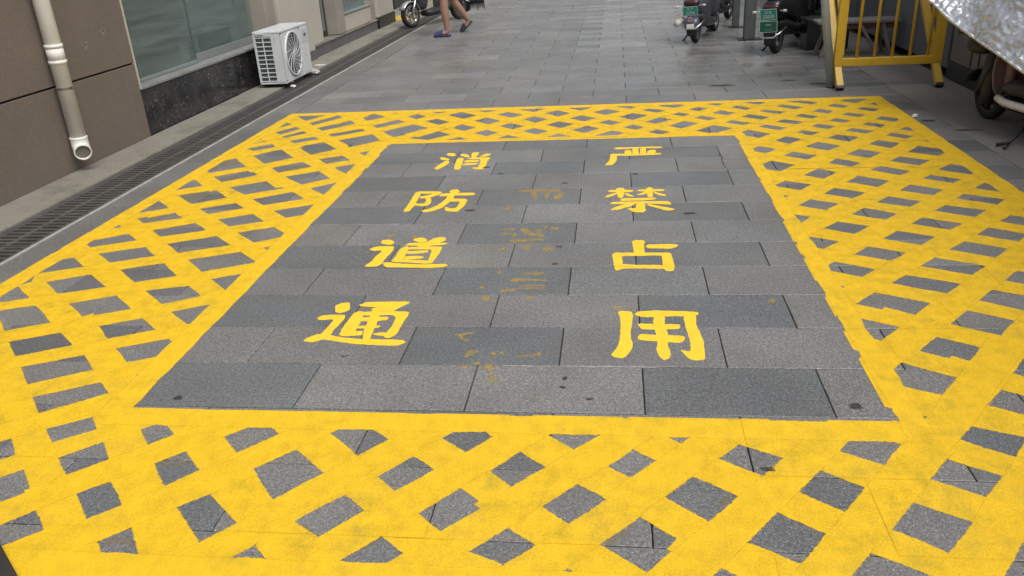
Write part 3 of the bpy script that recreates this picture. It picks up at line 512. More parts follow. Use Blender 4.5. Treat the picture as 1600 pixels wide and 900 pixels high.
  [(-.827,5.661,-.732,5.577),(-.604,5.918,-.511,5.834),(-.522,6.013,-.429,5.930),(-.423,6.127,-.329,6.044),(-.320,6.250,-.224,6.165),(-.243,6.340,-.146,6.253),(-.154,6.436,-.060,6.352),(-.080,6.537,.020,6.448),(.035,6.646,.119,6.571),(.260,6.904,.343,6.830)],
  [(-.498,6.487,-.406,6.405),(-.272,6.741,-.179,6.658),(-.167,6.838,-.073,6.754),(.068,7.099,.161,7.017)],
  [(-.468,5.694,-.376,5.613),(-.238,5.945,-.144,5.862),(-.126,6.075,-.032,5.992),(-.042,6.173,.058,6.085),(.033,6.255,.131,6.169),(.119,6.325,.211,6.243),(.242,6.472,.337,6.388),(.323,6.572,.428,6.480),(.386,6.629,.485,6.542),(.632,6.894,.731,6.806)],
  [(-.106,6.486,-.013,6.404),(.119,6.741,.212,6.659),(.161,6.795,.255,6.712),(.394,7.059,.487,6.976)],
  [(-.079,5.762,.015,5.678),(.151,6.013,.242,5.931),(.207,6.081,.299,5.999),(.291,6.176,.381,6.096),(.426,6.320,.510,6.245),(.524,6.423,.606,6.350),(.570,6.482,.657,6.404),(.666,6.577,.752,6.501),(.739,6.664,.827,6.585),(.969,6.917,1.056,6.839)],
  [(.266,6.476,.360,6.393),(.493,6.730,.586,6.647),(.572,6.822,.665,6.738),(.799,7.076,.892,6.993)],
  [(.240,5.770,.339,5.677),(.476,6.014,.571,5.926),(.620,6.174,.714,6.086),(.693,6.250,.792,6.157),(.763,6.318,.862,6.226),(.846,6.406,.940,6.319),(.921,6.482,1.009,6.401),(1.016,6.576,1.100,6.498),(1.071,6.638,1.160,6.555),(1.307,6.883,1.392,6.804)],
  [(.593,6.527,.684,6.442),(.825,6.776,.916,6.691),(.871,6.829,.962,6.744),(1.108,7.084,1.199,6.999)],
  [(.682,5.822,.772,5.739),(.919,6.067,1.010,5.982),(.984,6.132,1.074,6.048),(1.078,6.226,1.171,6.140),(1.138,6.292,1.231,6.205),(1.230,6.398,1.331,6.305),(1.296,6.460,1.394,6.370),(1.379,6.537,1.474,6.449),(1.450,6.614,1.541,6.530),(1.693,6.866,1.785,6.781)],
  [(1.046,6.654,1.137,6.570),(1.168,6.786,1.259,6.702),(1.213,6.837,1.305,6.752),(1.444,7.087,1.535,7.002)],
  [(-2.164,6.354,-2.015,6.264),(-2.092,6.474,-1.943,6.384),(-2.044,6.555,-1.884,6.460),(-1.952,6.689,-1.785,6.589),(-1.760,7.006,-1.595,6.907)],
  [(-2.388,6.531,-2.285,6.470),(-2.255,6.754,-2.152,6.693),(-2.176,6.902,-2.075,6.841),(-1.985,7.225,-1.882,7.163)],
  [(-1.617,6.062,-1.479,5.952),(-1.405,6.328,-1.283,6.231),(-1.339,6.446,-1.207,6.341),(-1.230,6.546,-1.122,6.461),(-1.156,6.655,-1.047,6.568),(-.935,6.936,-.841,6.860)],
  [(-1.699,6.513,-1.601,6.435),(-1.487,6.779,-1.389,6.701),(-1.399,6.881,-1.301,6.803),(-1.184,7.151,-1.086,7.073)],
  [(-1.178,5.657,-1.085,5.583),(-.962,5.920,-.866,5.843),(-.887,6.019,-.791,5.942),(-.787,6.134,-.691,6.058),(-.708,6.227,-.612,6.150),(-.626,6.326,-.530,6.249),(-.547,6.431,-.444,6.349),(-.462,6.535,-.357,6.450),(-.380,6.626,-.277,6.544),(-.151,6.903,-.046,6.819)],
  [(-.877,6.476,-.781,6.399),(-.665,6.742,-.569,6.665),(-.581,6.843,-.485,6.766),(-.356,7.125,-.260,7.048)],
  [(-1.586,5.611,-1.490,5.535),(-1.374,5.877,-1.277,5.800),(-1.246,5.998,-1.151,5.923),(-1.166,6.102,-1.069,6.026),(-1.089,6.216,-.985,6.135),(-1.006,6.315,-.906,6.236),(-.931,6.419,-.826,6.336),(-.830,6.548,-.724,6.465),(-.750,6.632,-.657,6.558),(-.537,6.900,-.442,6.826)],
  [(-1.277,6.469,-1.178,6.392),(-1.066,6.736,-.968,6.659),(-.993,6.833,-.895,6.756),(-.781,7.103,-.683,7.025)],
  [(-2.865,5.841,-2.804,5.806),(-2.672,6.123,-2.612,6.088),(-2.578,6.296,-2.495,6.247),(-2.512,6.420,-2.406,6.359),(-2.479,6.480,-2.362,6.412),(-2.340,6.696,-2.196,6.613),(-2.247,6.854,-2.081,6.758)],
  [(-3.001,6.011,-2.893,5.948),(-2.826,6.302,-2.721,6.241),(-2.718,6.474,-2.613,6.413),(-2.641,6.605,-2.541,6.547),(-2.483,6.872,-2.384,6.814),(-2.282,7.206,-2.187,7.151)],
  [(-2.820,5.783,-2.767,5.737),(-2.578,6.023,-2.490,5.946),(-2.446,6.159,-2.330,6.058),(-2.360,6.233,-2.236,6.125),(-2.179,6.430,-2.016,6.287),(-2.123,6.495,-1.944,6.339)],
  [(-2.532,5.189,-2.432,5.074),(-2.430,5.286,-2.332,5.172),(-2.274,5.433,-2.166,5.309),(-2.171,5.504,-2.069,5.387),(-2.050,5.610,-1.935,5.477),(-1.956,5.680,-1.867,5.577),(-1.780,5.862,-1.696,5.765),(-1.666,5.968,-1.585,5.875),(-1.450,6.225,-1.362,6.123),(-1.328,6.342,-1.241,6.242)],
  [(-2.916,5.438,-2.827,5.343),(-2.662,5.664,-2.573,5.569),(-2.523,5.774,-2.434,5.679),(-2.426,5.855,-2.337,5.760),(-2.280,5.970,-2.191,5.875),(-2.193,6.025,-2.091,5.916),(-1.989,6.202,-1.881,6.086),(-1.916,6.263,-1.814,6.154),(-1.719,6.480,-1.625,6.379),(-1.641,6.573,-1.550,6.476),(-1.555,6.652,-1.470,6.561),(-1.439,6.755,-1.354,6.665)],
  [(-3.068,5.586,-2.982,5.495),(-2.820,5.819,-2.734,5.728),(-2.678,5.949,-2.592,5.858),(-2.429,6.182,-2.343,6.091)],
  [(-2.082,6.550,-1.996,6.459),(-1.833,6.782,-1.748,6.691),(-1.752,6.876,-1.667,6.785),(-1.501,7.112,-1.415,7.021)],
  [(.934,5.615,1.025,5.536),(1.157,5.872,1.244,5.795),(1.209,5.940,1.300,5.860),(1.285,6.040,1.380,5.957),(1.348,6.102,1.435,6.026),(1.431,6.208,1.531,6.120),(1.499,6.277,1.595,6.193),(1.580,6.358,1.663,6.284),(1.640,6.441,1.727,6.364),(1.737,6.545,1.817,6.474),(1.796,6.622,1.881,6.547),(2.022,6.883,2.104,6.810)],
  [(1.332,6.462,1.426,6.379),(1.557,6.717,1.651,6.634),(1.601,6.779,1.695,6.697),(1.826,7.034,1.919,6.952)],
  [(.909,5.231,1.003,5.149),(1.132,5.487,1.227,5.405),(1.239,5.609,1.329,5.531),(1.326,5.716,1.420,5.635),(1.392,5.788,1.489,5.705),(1.471,5.887,1.569,5.802),(1.544,5.955,1.634,5.878),(1.621,6.053,1.716,5.971),(1.682,6.114,1.775,6.033),(1.772,6.221,1.866,6.139),(1.838,6.299,1.933,6.217),(1.916,6.388,2.010,6.306),(1.980,6.471,2.074,6.390),(2.207,6.734,2.302,6.652)],
  [(.754,5.426,.847,5.345),(.977,5.683,1.070,5.602),(1.064,5.784,1.157,5.704),(1.302,6.058,1.395,5.977)],
  [(-2.225,1.959,-2.153,1.852),(-1.942,2.148,-1.870,2.040),(-1.835,2.226,-1.758,2.111),(-1.737,2.297,-1.658,2.178),(-1.454,2.485,-1.375,2.367)],
  [(.459,1.209,.557,1.133),(.666,1.479,.764,1.403),(.722,1.550,.820,1.474),(.791,1.629,.888,1.553),(.879,1.738,.977,1.662),(.957,1.844,1.056,1.768),(1.032,1.934,1.130,1.858),(1.103,2.026,1.200,1.950),(1.170,2.122,1.268,2.046),(1.245,2.217,1.343,2.141),(1.320,2.316,1.419,2.239),(1.390,2.420,1.489,2.343),(1.458,2.514,1.557,2.437),(1.670,2.790,1.769,2.713)],
  [(.541,1.708,.639,1.632),(.745,1.981,.843,1.905),(.811,2.067,.909,1.991),(.876,2.157,.974,2.081),(.929,2.216,1.025,2.142),(1.045,2.379,1.144,2.303),(1.112,2.474,1.210,2.398),(1.315,2.747,1.414,2.670)],
  [(-2.012,1.432,-1.932,1.346),(-1.771,1.672,-1.690,1.585),(-1.702,1.741,-1.620,1.653),(-1.625,1.820,-1.543,1.733),(-1.550,1.892,-1.467,1.803),(-1.309,2.133,-1.225,2.042)],
  [(-2.191,1.648,-2.113,1.547),(-1.927,1.863,-1.857,1.772),(-1.871,1.915,-1.800,1.822),(-1.790,1.985,-1.719,1.892),(-1.702,2.047,-1.638,1.965),(-1.425,2.273,-1.370,2.201)],
  [(-2.335,1.844,-2.259,1.745),(-2.066,2.052,-1.990,1.953),(-2.019,2.096,-1.943,1.998),(-1.750,2.304,-1.674,2.206)],
  [(-1.873,1.301,-1.793,1.216),(-1.614,1.522,-1.530,1.433),(-1.543,1.587,-1.458,1.496),(-1.447,1.636,-1.361,1.545),(-1.377,1.703,-1.291,1.612),(-1.299,1.783,-1.213,1.692),(-1.230,1.855,-1.138,1.757),(-1.128,1.943,-1.035,1.842)],
  [(-1.714,1.746,-1.629,1.655),(-1.466,1.978,-1.381,1.887),(-1.404,2.041,-1.319,1.950),(-1.152,2.277,-1.066,2.186)],
 ],
}
STROKES = {
 "xiao": [[(-1.164,5.428),(-1.153,5.462),(-1.115,5.459),(-1.087,5.409),(-1.099,5.375),(-1.135,5.384)],[(-1.192,5.331),(-1.178,5.359),(-1.133,5.321),(-1.111,5.302),(-1.123,5.269),(-1.160,5.283)],[(-1.177,5.067),(-1.172,5.131),(-1.136,5.259),(-1.113,5.263),(-1.101,5.223),(-1.108,5.158),(-1.138,5.065),(-1.154,5.055)],[(-1.067,5.419),(-1.053,5.430),(-1.018,5.427),(-.995,5.384),(-.984,5.343),(-1.013,5.345),(-1.045,5.382)],[(-.988,5.454),(-.965,5.470),(-.936,5.467),(-.935,5.379),(-.947,5.334),(-.972,5.336)],[(-.921,5.349),(-.886,5.427),(-.842,5.423),(-.856,5.366),(-.887,5.346)],[(-1.067,5.332),(-1.022,5.323),(-1.010,5.194),(-.997,5.054),(-1.020,5.035),(-1.045,5.068)],[(-.997,5.304),(-.986,5.331),(-.842,5.331),(-.838,5.302),(-.848,5.247),(-.841,5.116),(-.845,5.043),(-.879,5.035),(-.910,5.048),(-.927,5.086),(-.886,5.077),(-.894,5.251),(-.902,5.285),(-.948,5.286)],[(-1.007,5.226),(-.995,5.270),(-.905,5.263),(-.905,5.224),(-.967,5.212)],[(-1.004,5.155),(-.984,5.192),(-.903,5.191),(-.904,5.158),(-.955,5.141),(-.993,5.138)]],
 "fang": [[(-1.179,4.234),(-1.177,4.315),(-1.180,4.455),(-1.186,4.563),(-1.161,4.592),(-1.147,4.541),(-1.140,4.415),(-1.137,4.322),(-1.141,4.224),(-1.167,4.212)],[(-1.180,4.563),(-1.161,4.590),(-1.034,4.580),(-1.020,4.559),(-1.038,4.511),(-1.075,4.464),(-1.132,4.448),(-1.142,4.487),(-1.100,4.509),(-1.063,4.538),(-1.144,4.543)],[(-1.103,4.465),(-1.076,4.469),(-1.056,4.420),(-1.049,4.354),(-1.064,4.314),(-1.092,4.306),(-1.138,4.326),(-1.141,4.363),(-1.096,4.352),(-1.083,4.375),(-1.089,4.417)],[(-.985,4.577),(-.966,4.616),(-.934,4.615),(-.917,4.568),(-.933,4.539),(-.964,4.541)],[(-1.033,4.505),(-1.013,4.539),(-.953,4.545),(-.831,4.549),(-.813,4.523),(-.828,4.495),(-.944,4.496),(-1.015,4.485)],[(-.977,4.512),(-.940,4.510),(-.931,4.461),(-.944,4.368),(-.964,4.287),(-.995,4.235),(-1.035,4.206),(-1.059,4.207),(-1.081,4.230),(-1.041,4.259),(-1.005,4.316),(-.984,4.388),(-.976,4.454)],[(-.953,4.415),(-.936,4.438),(-.857,4.434),(-.842,4.405),(-.845,4.326),(-.855,4.246),(-.867,4.203),(-.936,4.215),(-.957,4.295),(-.906,4.257),(-.884,4.283),(-.882,4.383),(-.941,4.382)]],
 "dao": [[(-1.180,3.748),(-1.174,3.776),(-1.143,3.783),(-1.115,3.758),(-1.103,3.734),(-1.114,3.706),(-1.142,3.711),(-1.163,3.723)],[(-1.210,3.645),(-1.200,3.672),(-1.175,3.689),(-1.097,3.690),(-1.085,3.639),(-1.088,3.593),(-1.098,3.512),(-1.097,3.455),(-1.112,3.427),(-1.147,3.424),(-1.175,3.431),(-1.155,3.491),(-1.154,3.550),(-1.139,3.632),(-1.184,3.626)],[(-1.094,3.469),(-1.081,3.479),(-1.015,3.460),(-.915,3.448),(-.784,3.450),(-.772,3.432),(-.803,3.409),(-.864,3.403),(-.975,3.411),(-1.065,3.416),(-1.080,3.433)],[(-1.021,3.776),(-.992,3.808),(-.963,3.799),(-.941,3.766),(-.944,3.738),(-.979,3.734)],[(-.943,3.730),(-.917,3.790),(-.891,3.809),(-.857,3.804),(-.846,3.763),(-.870,3.732),(-.898,3.697),(-.926,3.666),(-.975,3.663),(-.964,3.706)],[(-1.044,3.696),(-1.026,3.732),(-.839,3.727),(-.826,3.719),(-.845,3.695),(-.924,3.686),(-1.028,3.692)],[(-1.054,3.654),(-1.027,3.688),(-1.008,3.645),(-1.009,3.577),(-1.005,3.510),(-1.019,3.475),(-1.061,3.486),(-1.054,3.526)],[(-1.037,3.669),(-.979,3.671),(-.847,3.676),(-.843,3.626),(-.850,3.508),(-.857,3.458),(-.880,3.465),(-.883,3.515),(-.888,3.635),(-.972,3.640),(-1.025,3.641)],[(-1.016,3.614),(-.909,3.627),(-.903,3.601),(-.932,3.586),(-1.010,3.580)],[(-1.006,3.551),(-.930,3.553),(-.905,3.530),(-.930,3.516),(-1.003,3.503)],[(-1.048,3.479),(-1.026,3.503),(-.969,3.502),(-.878,3.494),(-.859,3.458),(-.889,3.455),(-.962,3.470)]],
 "tong": [[(-1.177,2.998),(-1.157,3.024),(-1.122,3.032),(-1.098,2.957),(-1.132,2.924),(-1.157,2.939)],[(-1.216,2.881),(-1.202,2.906),(-1.165,2.913),(-1.103,2.910),(-1.098,2.871),(-1.104,2.815),(-1.110,2.775),(-1.107,2.736),(-1.133,2.729),(-1.154,2.735),(-1.147,2.761),(-1.141,2.822),(-1.141,2.871),(-1.196,2.860)],[(-1.203,2.677),(-1.197,2.699),(-1.169,2.735),(-1.140,2.742),(-1.093,2.723),(-1.052,2.710),(-.972,2.699),(-.810,2.694),(-.791,2.673),(-.821,2.645),(-.882,2.647),(-.974,2.655),(-1.039,2.669),(-1.090,2.684),(-1.127,2.693),(-1.161,2.668)],[(-1.077,3.005),(-1.046,3.036),(-.863,3.040),(-.860,3.025),(-.901,2.965),(-.912,2.943),(-.963,2.950),(-1.014,2.957),(-1.003,2.979),(-.971,2.983),(-1.045,2.987)],[(-1.076,2.924),(-1.060,2.946),(-1.036,2.943),(-1.025,2.892),(-1.019,2.796),(-1.019,2.724),(-1.055,2.720),(-1.075,2.729),(-1.080,2.789),(-1.077,2.871)],[(-1.063,2.935),(-.994,2.946),(-.842,2.943),(-.839,2.908),(-.844,2.838),(-.845,2.738),(-.867,2.706),(-.890,2.712),(-.894,2.751),(-.881,2.797),(-.885,2.886),(-.904,2.911),(-.982,2.903),(-1.055,2.906)],[(-1.042,2.885),(-.916,2.897),(-.914,2.865),(-.968,2.851),(-1.039,2.854)],[(-1.039,2.809),(-.927,2.817),(-.928,2.797),(-.981,2.786),(-1.039,2.789)],[(-1.004,2.957),(-.966,2.950),(-.953,2.865),(-.947,2.777),(-.940,2.693),(-.970,2.692),(-.986,2.770),(-.994,2.865)],[(-1.037,2.762),(-.989,2.770),(-.981,2.730),(-1.025,2.723)],[(-.942,2.744),(-.896,2.757),(-.887,2.725),(-.935,2.731)]],
 "yan": [[(-.014,5.492),(.009,5.513),(.130,5.508),(.250,5.515),(.309,5.503),(.313,5.479),(.278,5.464),(.159,5.481),(.069,5.466),(.002,5.460)],[(-.035,5.348),(.055,5.346),(.126,5.328),(.296,5.347),(.300,5.313),(.270,5.299),(.096,5.291),(.008,5.305),(.007,5.195),(-.006,5.121),(-.026,5.070),(-.063,5.073),(-.067,5.089),(-.041,5.177),(-.036,5.275)],[(.055,5.403),(.074,5.442),(.101,5.434),(.105,5.375),(.108,5.330),(.067,5.328),(.059,5.357)],[(.109,5.480),(.156,5.482),(.151,5.418),(.152,5.326),(.108,5.330),(.113,5.421)],[(.165,5.475),(.202,5.483),(.200,5.413),(.199,5.327),(.158,5.331)],[(.207,5.389),(.232,5.428),(.267,5.419),(.265,5.373),(.251,5.328),(.205,5.333)]],
 "jin": [[(-.047,4.529),(-.028,4.553),(.103,4.550),(.093,4.502),(-.037,4.514)],[(.002,4.575),(.022,4.594),(.049,4.583),(.050,4.524),(.041,4.420),(.029,4.393),(.015,4.412),(.004,4.488)],[(-.066,4.416),(-.042,4.462),(.010,4.507),(.015,4.487),(-.019,4.442),(-.039,4.420)],[(.047,4.476),(.059,4.490),(.098,4.440),(.098,4.422),(.072,4.432)],[(.117,4.525),(.135,4.553),(.278,4.550),(.272,4.516),(.166,4.513)],[(.174,4.575),(.189,4.594),(.212,4.583),(.210,4.515),(.205,4.412),(.179,4.404),(.173,4.479)],[(.115,4.449),(.133,4.476),(.175,4.522),(.176,4.479),(.144,4.447)],[(.215,4.515),(.228,4.495),(.285,4.440),(.273,4.422),(.243,4.437),(.216,4.476)],[(.020,4.362),(.038,4.397),(.105,4.394),(.213,4.397),(.226,4.383),(.205,4.361),(.133,4.351),(.034,4.347)],[(-.031,4.319),(-.013,4.332),(.104,4.335),(.282,4.335),(.299,4.299),(.297,4.268),(.268,4.278),(.186,4.291),(.103,4.299),(.020,4.290),(-.024,4.292)],[(.112,4.299),(.159,4.297),(.156,4.210),(.161,4.176),(.143,4.148),(.111,4.149),(.084,4.167),(.062,4.206),(.080,4.222),(.107,4.217)],[(-.031,4.197),(-.002,4.243),(.065,4.301),(.109,4.299),(.086,4.256),(.047,4.224),(.014,4.195),(-.021,4.188)],[(.163,4.270),(.183,4.287),(.218,4.259),(.265,4.231),(.299,4.208),(.314,4.190),(.288,4.171),(.257,4.180),(.211,4.225)]],
 "zhan": [[(.077,3.719),(.091,3.736),(.121,3.739),(.139,3.728),(.133,3.664),(.133,3.578),(.129,3.540),(.080,3.541),(.082,3.632)],[(.138,3.654),(.153,3.680),(.211,3.685),(.271,3.684),(.295,3.670),(.285,3.643),(.253,3.621),(.184,3.629),(.149,3.630)],[(-.019,3.556),(.000,3.581),(.029,3.574),(.028,3.523),(.031,3.437),(.025,3.383),(-.007,3.378),(-.009,3.438)],[(-.007,3.575),(.111,3.576),(.250,3.573),(.259,3.531),(.180,3.539),(.063,3.532),(.017,3.530)],[(.208,3.532),(.250,3.573),(.257,3.507),(.260,3.410),(.250,3.357),(.219,3.358),(.208,3.393),(.210,3.471)],[(.023,3.437),(.107,3.427),(.209,3.425),(.214,3.381),(.106,3.388),(.034,3.389),(.004,3.360),(-.007,3.384)]],
 "yong": [[(.006,2.941),(.018,2.954),(.062,2.948),(.066,2.905),(.059,2.815),(.053,2.730),(.062,2.670),(.053,2.623),(.038,2.582),(.021,2.564),(-.008,2.573),(-.019,2.591),(-.003,2.627),(.012,2.680),(.017,2.786),(.018,2.892)],[(.072,2.923),(.089,2.951),(.170,2.958),(.321,2.946),(.319,2.918),(.260,2.906),(.189,2.905),(.114,2.896),(.082,2.908)],[(.261,2.918),(.311,2.918),(.303,2.829),(.312,2.761),(.317,2.706),(.315,2.632),(.310,2.562),(.276,2.551),(.254,2.566),(.240,2.606),(.227,2.631),(.265,2.619),(.269,2.695),(.262,2.800)],[(.146,2.911),(.189,2.911),(.186,2.816),(.193,2.743),(.186,2.672),(.194,2.600),(.187,2.564),(.165,2.554),(.152,2.579),(.143,2.630),(.152,2.682),(.150,2.742),(.142,2.816)],[(.082,2.842),(.151,2.839),(.239,2.837),(.244,2.822),(.234,2.794),(.149,2.790),(.098,2.790),(.088,2.815)],[(.078,2.722),(.091,2.753),(.150,2.745),(.243,2.741),(.255,2.724),(.247,2.692),(.226,2.683),(.147,2.696),(.085,2.703)]],
 "old0": [[(-.580,4.559),(-.503,4.582),(-.319,4.577),(-.313,4.544),(-.479,4.537),(-.562,4.542)],[(-.486,4.538),(-.459,4.531),(-.438,4.405),(-.467,4.401),(-.486,4.464)],[(-.410,4.534),(-.372,4.547),(-.376,4.468),(-.381,4.407),(-.401,4.413)],[(-.335,4.519),(-.299,4.517),(-.298,4.454),(-.314,4.398),(-.359,4.401),(-.343,4.456)],[(-.618,4.231),(-.597,4.288),(-.570,4.296),(-.566,4.238),(-.594,4.211)]],
 "old1": [[(-.603,3.926),(-.513,3.927),(-.507,3.898),(-.587,3.892)],[(-.593,3.807),(-.568,3.854),(-.535,3.866),(-.536,3.829),(-.574,3.814)],[(-.518,3.869),(-.495,3.844),(-.492,3.796),(-.512,3.797)],[(-.489,3.926),(-.442,3.921),(-.415,3.842),(-.367,3.840),(-.352,3.792),(-.392,3.801),(-.451,3.835),(-.479,3.884)],[(-.412,3.907),(-.381,3.914),(-.376,3.849),(-.406,3.866)],[(-.370,3.956),(-.350,3.955),(-.346,3.905),(-.367,3.914)],[(-.339,3.921),(-.323,3.942),(-.288,3.932),(-.286,3.895),(-.319,3.888)],[(-.528,3.762),(-.445,3.771),(-.350,3.769),(-.354,3.746),(-.441,3.733),(-.512,3.719)],[(-.578,3.609),(-.555,3.645),(-.509,3.651),(-.539,3.622)],[(-.454,3.672),(-.410,3.694),(-.403,3.649),(-.418,3.613),(-.446,3.620)],[(-.361,3.641),(-.325,3.662),(-.289,3.643),(-.294,3.603),(-.334,3.604)]],
 "old2": [[(-.425,3.347),(-.385,3.356),(-.314,3.346),(-.312,3.327),(-.356,3.314),(-.407,3.324)],[(-.466,3.266),(-.438,3.281),(-.303,3.264),(-.299,3.252),(-.412,3.250),(-.448,3.235)],[(-.440,3.208),(-.296,3.210),(-.297,3.195),(-.418,3.193)],[(-.490,3.158),(-.417,3.184),(-.292,3.186),(-.293,3.172),(-.425,3.164),(-.437,3.141),(-.488,3.123)],[(-.539,3.361),(-.520,3.374),(-.508,3.341),(-.528,3.335)],[(-.589,3.200),(-.571,3.200),(-.564,3.170),(-.579,3.170)],[(-.564,3.084),(-.535,3.101),(-.518,3.051),(-.544,3.034)],[(-.376,3.089),(-.346,3.095),(-.345,3.056),(-.374,3.061)]],
 "old3": [[(-.633,2.753),(-.609,2.744),(-.546,2.761),(-.542,2.751),(-.583,2.735),(-.579,2.710),(-.552,2.704),(-.549,2.689),(-.579,2.695),(-.598,2.732)],[(-.552,2.568),(-.545,2.608),(-.525,2.626),(-.495,2.603),(-.524,2.585),(-.541,2.554)],[(-.458,2.601),(-.439,2.601),(-.438,2.575),(-.452,2.575)],[(-.426,2.610),(-.406,2.610),(-.406,2.587),(-.421,2.593)],[(-.371,2.577),(-.327,2.580),(-.279,2.604),(-.264,2.581),(-.299,2.572),(-.353,2.566)],[(-.539,2.526),(-.481,2.527),(-.483,2.502),(-.512,2.510)],[(-.577,2.489),(-.521,2.499),(-.523,2.480),(-.567,2.479)],[(-.473,2.491),(-.450,2.506),(-.451,2.530),(-.434,2.525),(-.431,2.487),(-.433,2.460),(-.418,2.424),(-.397,2.409),(-.427,2.378),(-.438,2.398),(-.439,2.460),(-.463,2.481)]],
 "tan": [[(-2.077,5.396),(-1.939,5.457),(-1.860,5.429),(-1.922,5.330),(-1.971,5.252)],[(-2.260,5.098),(-2.201,5.210),(-2.089,5.282),(-2.043,5.198),(-2.164,5.053)],[(-2.815,5.137),(-2.818,5.445),(-2.699,5.478),(-2.595,5.322),(-2.703,5.248),(-2.747,5.094)],[(-2.719,4.614),(-2.624,4.658),(-2.534,4.693),(-2.505,4.587),(-2.564,4.495),(-2.580,4.464)],[(-2.808,4.281),(-2.805,4.384),(-2.803,4.513),(-2.706,4.409),(-2.767,4.352)],[(-2.732,4.165),(-2.589,4.229),(-2.556,4.185),(-2.603,4.092),(-2.650,4.088)],[(-2.545,3.985),(-2.371,4.070),(-2.300,4.041),(-2.435,3.956),(-2.490,3.920)],[(-2.755,6.574),(-2.740,6.723),(-2.645,6.620),(-2.673,6.505)],[(-2.636,4.955),(-2.486,5.019),(-2.452,4.943),(-2.539,4.866)],[(-2.819,6.005),(-2.706,5.969),(-2.707,5.909),(-2.784,5.936)]],
 "tan2": [[(-1.355,1.546),(-1.321,1.573),(-1.287,1.562),(-1.232,1.553),(-1.222,1.543),(-1.314,1.539)],[(-1.095,1.728),(-1.032,1.677),(-1.013,1.639),(-1.047,1.663)],[(-1.367,1.887),(-1.300,1.906),(-1.268,1.883),(-1.352,1.868)]],
 "tan3": [[(-.859,1.654),(-.828,1.649),(-.791,1.607),(-.768,1.603),(-.786,1.574),(-.826,1.617)],[(-.650,1.555),(-.627,1.591),(-.600,1.617),(-.593,1.605),(-.621,1.568)],[(-.557,1.583),(-.531,1.559),(-.543,1.543)]],
 "tan4": [[(.251,1.773),(.293,1.822),(.318,1.816),(.285,1.781),(.258,1.767)],[(-.033,1.618),(-.005,1.643),(.057,1.706),(.060,1.697),(.003,1.631),(-.017,1.613)]],
}
# ------------------------------------------------------------------ ground (one sheet with the drain trench sunk in it)
prof = [(-150, -.009), (-3.415, -.009), (-3.415, -.22), (-3.085, -.22), (-3.085, -.009), (150, -.009)]
g = MB()
g.add([(x, y, z) for y in (-60, 260) for x, z in prof], [(i, i + 1, i + 7, i + 6) for i in range(5)])
ground = tag(g.build("ground", M['dirt']), kind="structure")

# ------------------------------------------------------------------ stone paving: running bond, 300 mm rows, 580 mm stones
ROW0, PITCH, LEN, JO = 2.207, .300, .580, .004
XL, XR = -2.81, 2.30
pavement = tag(empty("pavement", (0, 0, 0)), "grey granite paving laid in running bond across the alley", kind="structure")
_pm = {}
def paver_mesh(lx, ly):
    k = (round(lx, 3), round(ly, 3))
    if k not in _pm:
        b = .002; hx, hy = lx / 2 - JO / 2, ly / 2 - JO / 2
        vs = []
        for z, d in ((-.03, 0), (-.002, 0), (0, b)):
            vs += [(-hx + d, -hy + d, z), (hx - d, -hy + d, z), (hx - d, hy - d, z), (-hx + d, hy - d, z)]
        fs = [(8, 9, 10, 11)]
        for r in (0, 4):
            for i in range(4):
                j = (i + 1) % 4
                fs.append((r + i, r + j, r + 4 + j, r + 4 + i))
        me = bpy.data.meshes.new("paver"); me.from_pydata(vs, [], fs); me.materials.append(M['granite'])
        _pm[k] = me
    return _pm[k]
rp = random.Random(3)
PAV = []      # (x0, x1, y0, y1, z)
def tint(dark, x, y):
    v = 1 + rp.uniform(-.07, .07)
    rg = rp.uniform(.42, .52)
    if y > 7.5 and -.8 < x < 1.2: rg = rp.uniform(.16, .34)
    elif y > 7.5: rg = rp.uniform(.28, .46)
    if dark:
        c = (.140, .145, .148); w = rp.uniform(-.003, .003)
    else:
        c = (.183, .181, .176); w = rp.uniform(-.004, .004)
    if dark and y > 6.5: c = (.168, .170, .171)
    if y > 8.6 and -.7 < x < 1.05: v *= 1.0 + min(.38, (y - 8.6) * .11)  # far mid-lane stones lighter: paler stone plus sheen put into the colour
    if y > 7.2 and not dark and rp.random() < .16: v *= 1.17
    return (max(.03, c[0] * v + w), max(.03, c[1] * v), max(.03, c[2] * v - w), rg)
far = MB(); far_t = []
count = 0
